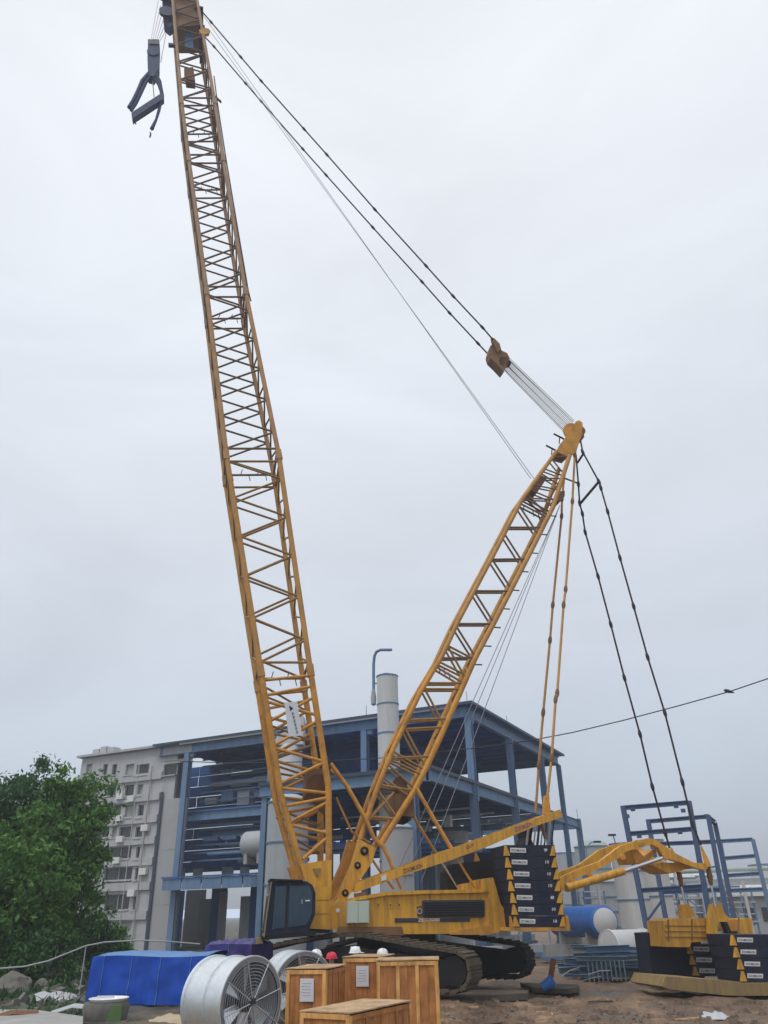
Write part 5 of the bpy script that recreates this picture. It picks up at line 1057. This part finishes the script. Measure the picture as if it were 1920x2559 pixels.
for k in range(34):
    lv = k//5; cx = sc0.x+rnd.uniform(-1.3, 1.3)*(1-.06*lv); cy = sc0.y+rnd.uniform(-.3, 2.0); z = -.2+.17*lv+rnd.uniform(0, .06); an = rnd.uniform(-.22, .14); L = rnd.uniform(2.0, 3.4)
    d = V((math.cos(an), math.sin(an), rnd.uniform(-.07, .07))); w = rnd.choice((.14, .2, .3))
    tag(MB().ibeam(V((cx, cy, z+.1))-d*L/2, V((cx, cy, z+.1))+d*L/2, w, w*.9, t=.02).build('scrap_beam', M['scrap' if k % 3 else 'bsteel'], None, False), 'blue-grey scrap beam in the pile left of the ballast tray', 'scrap steel', 'scrap beams left of the ballast tray')
for k in range(9):
    cx = sc0.x-1.4+k*.2; tag(MB().box((cx, sc0.y-.9, .15), (.05, .06, .75), (V((1, 0, .05*(k % 3-1))), V((0, 1, 0)), ZU)).build('scrap_picket', M['scrap'], None, False), ords[k]+' thin upright picket from the left at the front of the scrap pile', 'scrap steel', 'pickets of the scrap pile')
q = PZ(1600, 2432, .1); tag(MB().prism([q, q+V((.5, .1, .25)), q+V((1.0, .2, .05)), q+V((.8, .0, -.1)), q+V((.2, -.1, -.15))], V((.1, .25, .02))).build('bent_plate', M['silob'], None, False), 'pale bent steel plate on the right end of the scrap pile', 'scrap steel')
for k, (x, y) in enumerate([(1385, 2418), (1405, 2440), (1432, 2446), (1455, 2452), (1470, 2436), (1490, 2458)]):
    p = PZ(x, y, .1); an = rnd.uniform(-1, 1); d = V((math.cos(an), math.sin(an), rnd.uniform(0, .35))); L = rnd.uniform(.4, 1.0)
    tag(MB().path([p, p+d*L*.5+ZU*rnd.uniform(-.03, .1), p+d*L], .02, 6).build('scrap_rod', M[('panel', 'silob', 'rust')[k % 3]]), ords[k]+' bent metal rod from the left in the clutter behind the steel plate', 'scrap steel', 'rods in the clutter behind the mats')
def sheet(name, x, y, w, d, h, mat, label, cat, z=.03, seed=0, az=0):
    """a crumpled low sheet or sack lying on the ground"""
    p = PZ(x, y, z); p.z = gz(p.x, p.y); vs = []; n, m_ = 14, 8
    for j in range(m_+1):
        for i in range(n+1):
            u, v = i/n*2-1, j/m_*2-1; r = max(0, 1-u*u)*max(0, 1-v*v)
            k = noise.fractal(V((u*2+seed, v*2, seed)), 1, 2, 4)
            vs.append(p+V((math.cos(az)*u*w/2*(1+.15*k)-math.sin(az)*v*d/2, math.sin(az)*u*w/2+math.cos(az)*v*d/2*(1+.2*k), -.02+h*(r**.5)*(.75+.6*k))))
    return tag(MB().add(vs, [(j*(n+1)+i, j*(n+1)+i+1, (j+1)*(n+1)+i+1, (j+1)*(n+1)+i) for j in range(m_) for i in range(n)]).build(name, mat), label, cat)
sheet('plastic_sheet', 1778, 2510, .95, .9, .17, M['sheet'], 'torn white plastic sheet on the mud in front of the ballast tray', 'sheet', 0, 3)
sheet('plastic_scrap', 1377, 2521, .2, .3, .05, M['sheet'], 'tiny white scrap on the mud below the bucket', 'litter', 0, 4)
sheet('plastic_sheet', 118, 2500, 2.0, 1.6, .22, M['sheet'], 'crumpled pale sheet on the rubble left of the blue tarpaulin', 'sheet', .1, 5)
sheet('plastic_sheet', 20, 2372, 2.6, 2.0, .5, M['sheet'], 'pale sheet on the bank at the left edge', 'sheet', .6, 6)
sheet('earth_heap', 140, 2402, 6.5, 3.6, 1.1, M['stone'], 'low grey earth heap behind the pipe rail', 'earth heap', .1, 7)
sheet('earth_heap', 60, 2462, 4.0, 2.2, .75, M['stone'], 'dark earth heap in front of the pipe rail', 'earth heap', .0, 17)
sheet('tan_sack', 430, 2556, 1.5, .8, .22, M['sack'], 'tan sack on the ground below the blue tarpaulin', 'sack', 0, 8); sheet('tan_sack', 545, 2550, .9, .7, .24, M['sack'], 'tan sack at the foot of the fan drum', 'sack', 0, 12)
cl = MB()                                                     # clods of mud strewn over the open ground
for k in range(1000):
    p = PZ(rnd.uniform(1050, 2000), rnd.uniform(2478, 2590), 0); p.z = gz(p.x, p.y); r = rnd.choice((.03, .04, .05, .07, .11, .16)); 
    pts = [V((math.cos(t*1.047+k)*r*rnd.uniform(.7, 1.3), math.sin(t*1.047+k)*r*rnd.uniform(.7, 1.3), -.03)) for t in range(6)]; tp = [V((q.x*.55, q.y*.55, r*rnd.uniform(.3, .7))) for q in pts]
    cl.add([p+q for q in pts+tp], [(i, (i+1) % 6, (i+1) % 6+6, i+6) for i in range(6)]+[(6, 7, 8, 9, 10, 11)])
tag(cl.build('mud_clods', M['ground'], None, True, fix=False, sharp=50), 'loose clods of brown mud strewn over the open ground', 'mud', kind='stuff')
def boulder(x, y, r, label, seed):
    p = PZ(x, y, 0); p.z = gz(p.x, p.y); bm = bmesh.new(); bmesh.ops.create_icosphere(bm, subdivisions=3, radius=1); 
    for v in bm.verts: v.co = V((v.co.x*r, v.co.y*r, v.co.z*r*.75))*(1+.35*noise.fractal(v.co*1.1+V((seed, 0, 0)), 1, 2, 4))
    me = bpy.data.meshes.new('boulder'); bm.to_mesh(me); bm.free(); me.materials.append(M['stone']); me.shade_smooth(); me.set_sharp_from_angle(angle=math.radians(28)); o = link('boulder', me, None, p+ZU*r*.45); return tag(o, label, 'boulder', 'boulders at the left')
for k, (x, y, r, lb) in enumerate([(28, 2505, .62, 'largest dark boulder at the left edge below the rail'), (66, 2478, .45, 'mossy boulder above the crumpled pale sheet'), (98, 2496, .3, 'small boulder beside the crumpled pale sheet'), (150, 2470, .35, 'boulder between the pale sheet and the blue tarpaulin'), (10, 2470, .4, 'boulder at the very left edge under the pipe rail'), (185, 2490, .22, 'little stone touching the blue tarpaulin')]): boulder(x, y, r, lb, k*3.7)
for k in range(9):
    x, y = 92+k*13.5, rnd.uniform(2470, 2520); p = PZ(x, y, .1); an = rnd.uniform(-.5, .6); d = V((math.cos(an), math.sin(an), .05)); L = rnd.uniform(.6, 1.5)
    tag(MB().beam(p-d*L/2, p+d*L/2, .09, .035).build('loose_lath', M['sheet' if k % 3 == 0 else 'mat_'], None, False), ords[k]+' loose lath from the left among the rubble beside the blue tarpaulin', 'lath', 'laths in the left rubble')
# rank weeds on the left bank
vs = []; fs = []
for k in range(5200):
    x, y = rnd.uniform(-24, -9.6), rnd.uniform(27.5, 37); n_ = noise.noise(V((x*.5, y*.5, 4)))
    if n_ < -.05 or (x > -11.6 and y > 29): continue
    z = gz(x, y); h = rnd.uniform(.15, .55)*(.6+n_); an = rnd.uniform(0, 6.28); w = rnd.uniform(.015, .05); d = V((math.cos(an), math.sin(an), 0)); l = V((rnd.gauss(0, .2), rnd.gauss(0, .2), 0)); b = len(vs); q = V((x, y, z-.03))
    vs += [q-d*w, q+d*w, q+d*w*.7+ZU*h*.6+l*.5, q+ZU*h+l, q-d*w*.7+ZU*h*.6+l*.5]; fs.append((b, b+1, b+2, b+3, b+4))
me = bpy.data.meshes.new('weeds'); me.from_pydata(vs, [], fs); me.materials.append(M['leafd']); tag(link('weeds', me, None, (0, 0, 0)), 'rank green weeds over the left bank', 'weeds', kind='stuff')
rb_ = MB()                                                    # rubble heaped on the left bank
for k in range(520):
    x, y = rnd.uniform(-24, -10.8), rnd.uniform(27, 35); r = rnd.choice((.05, .07, .1, .14, .2, .3)); z = gz(x, y)+r*.15; c = V((x, y, z)); R_ = Matrix.Rotation(rnd.uniform(0, 6), 3, V((rnd.random(), rnd.random(), rnd.random()+.1)).normalized())
    rb_.box(c, (r*rnd.uniform(.7, 1.6), r*rnd.uniform(.6, 1.2), r*rnd.uniform(.4, .9)), tuple(R_ @ e for e in (V((1, 0, 0)), V((0, 1, 0)), ZU)))
tag(rb_.build('rubble', M['stone'], None, False), 'broken stone rubble strewn over the left bank', 'rubble', kind='stuff')
for k, (x, y, w, an, mt, lb) in enumerate([(60, 2440, 2.2, .2, 'panel', 'grey sheet-metal strip lying on the left bank'), (150, 2445, 1.6, -.3, 'sheet', 'pale bent strip on the bank left of the blue tarpaulin'), (30, 2530, 1.5, .5, 'rust', 'rusty strip beside the concrete slab'), (180, 2515, 1.3, .1, 'silob', 'thin grey strip at the lower left of the blue tarpaulin'), (95, 2425, 1.8, -.5, 'sheet', 'white bent strip below the pipe rail')]):
    p = PZ(x, y, .3); p.z = gz(p.x, p.y)+.12; d = V((math.cos(an), math.sin(an), .08)); e = V((-d.y, d.x, .3)).normalized()
    MBs = MB().prism([p-d*w/2, p+ZU*.12, p+d*w/2, p+d*w/2+e*.3, p+ZU*.1+e*.34, p-d*w/2+e*.28], ZU*.02); tag(MBs.build('metal_strip', M[mt], None, False), lb, 'scrap metal')
# pipe rail along the bank
rp = [PY(x, y, Y) for x, y, Y in [(-40, 2424, 31), (60, 2416, 31.5), (120, 2402, 32), (165, 2384, 32.5), (215, 2364, 33), (262, 2355, 33.5), (350, 2350, 34), (430, 2354, 34.5), (500, 2360, 35)]]
rl = thing('pipe_rail', (rp[3].x, rp[3].y, 0), 'grey pipe rail curving up along the left bank above the blue tarpaulin', 'rail')
MB().path(rp, .026, 8).build('rail', M['panel'], rl)
for i in (4,): strut('post', rp[i], (rp[i].x, rp[i].y, gz(rp[i].x, rp[i].y)-.2), .022, M['panel'], rl)
# concrete edge, drum with basin, loose timber at the bottom left
slab('concrete_slab', [(-60, 2522), (90, 2524), (208, 2540), (205, 2600), (-60, 2600)], .22, .4, M['concrete'], 'pale concrete slab at the bottom left corner', 'slab')
dp = PZ(262, 2545, .1); dz = gz(dp.x, dp.y); dm = thing('stone_trough', (dp.x, dp.y, dz), 'mossy stone trough at the bottom left holding a white basin', 'trough')
MB().lathe(V((dp.x, dp.y, dz-.1)), ZU, [(0, .55), (.2, .62), (.5, .66), (.62, .62), (.62, .5)], 20).build('bowl', M['stone'], dm); MB().box((dp.x+.1, dp.y-.3, dz-.1), (1.3, .7, .35)).build('plinth', M['stone'], dm, False); MB().box((dp.x+.42, dp.y-.52, dz+.22), (.42, .12, .5)).build('moss_patch', M['greenpaint'], dm, False)
bs = thing('white_basin', (dp.x+.05, dp.y, dz+.53), 'white plastic basin lying on the stone trough', 'basin')
MB().lathe(V((dp.x+.05, dp.y, dz+.53)), ZU, [(0, .5), (.07, .54), (.09, .56), (.075, .57), (.02, .52)], 24).build('bowl', M['helmetw'], bs); MB().box((dp.x+.05, dp.y-.3, dz+.66), (.5, .03, .06)).build('lip', M['paper'], bs, False)
pk = PZ(545, 2548, .35); tag(MB().beam(pk, PZ(655, 2556, .35), .3, .05).build('loose_board', M['woodl'], None, False), 'orange loose board at the foot of the fan drum', 'board')
sheet('plastic_wrap', 665, 2548, .8, .7, .35, M['sheet'], 'crumpled clear plastic wrap at the foot of the fan drum', 'plastic', .3, 21)
lit = ['bent brown plank lying in the mud, leftmost', 'short grey plank half sunk in the mud', 'pale lath on the mud below the mats', 'broken board on the mud below the scrap pile', 'long thin lath near the torn plastic sheet', 'grey batten at the bottom right of the mud']
for k, (x, y) in enumerate([(1160, 2520), (1245, 2545), (1320, 2512), (1500, 2498), (1690, 2530), (1850, 2548)]):
    p = PZ(x, y, 0); p.z = gz(p.x, p.y)+.03; an = (-.3, .5, .1, -.15, .25, -.5)[k]; d = V((math.cos(an), math.sin(an), .02)); L = (.9, .5, 1.1, .8, 1.4, .7)[k]
    tag(MB().beam(p-d*L/2, p+d*L/2, .1, .03).build('loose_plank', M[('woodt', 'mat_', 'woodt', 'mat_', 'woodt', 'concrete')[k]], None, False), lit[k], 'plank')
for k, (x, y, r) in enumerate([(1130, 2540, .09), (1280, 2525, .07), (1450, 2540, .1), (1580, 2515, .12), (1640, 2550, .08), (1880, 2525, .1)]): boulder(x, y, r, ['small stone at the left of the open mud', 'small stone below the mats', 'small stone mid way along the mud', 'larger stone in front of the scrap pile', 'small stone below the torn sheet', 'stone at the right end of the mud'][k], 40+k)['group'] = 'stones on the mud'
# thin haze over the works
hz = MB().box((0, 0, 29.5), (24000, 24000, 62)).build('haze', M['cable'], None, False, org=(0, 0, 0)); hz.data.materials.clear()
hm = bpy.data.materials.new('haze'); hm.use_nodes = True; ht = hm.node_tree; ht.nodes.clear(); ho = ht.nodes.new('ShaderNodeOutputMaterial'); hv = ht.nodes.new('ShaderNodeVolumePrincipled')
hv.inputs['Color'].default_value = (.93, .96, 1, 1); hv.inputs['Density'].default_value = .0012; hv.inputs['Anisotropy'].default_value = .2; ht.links.new(hv.outputs[0], ho.inputs['Volume']); hz.data.materials.append(hm)
tag(hz, kind='stuff', label='thin pale haze hanging over the works', cat='haze')
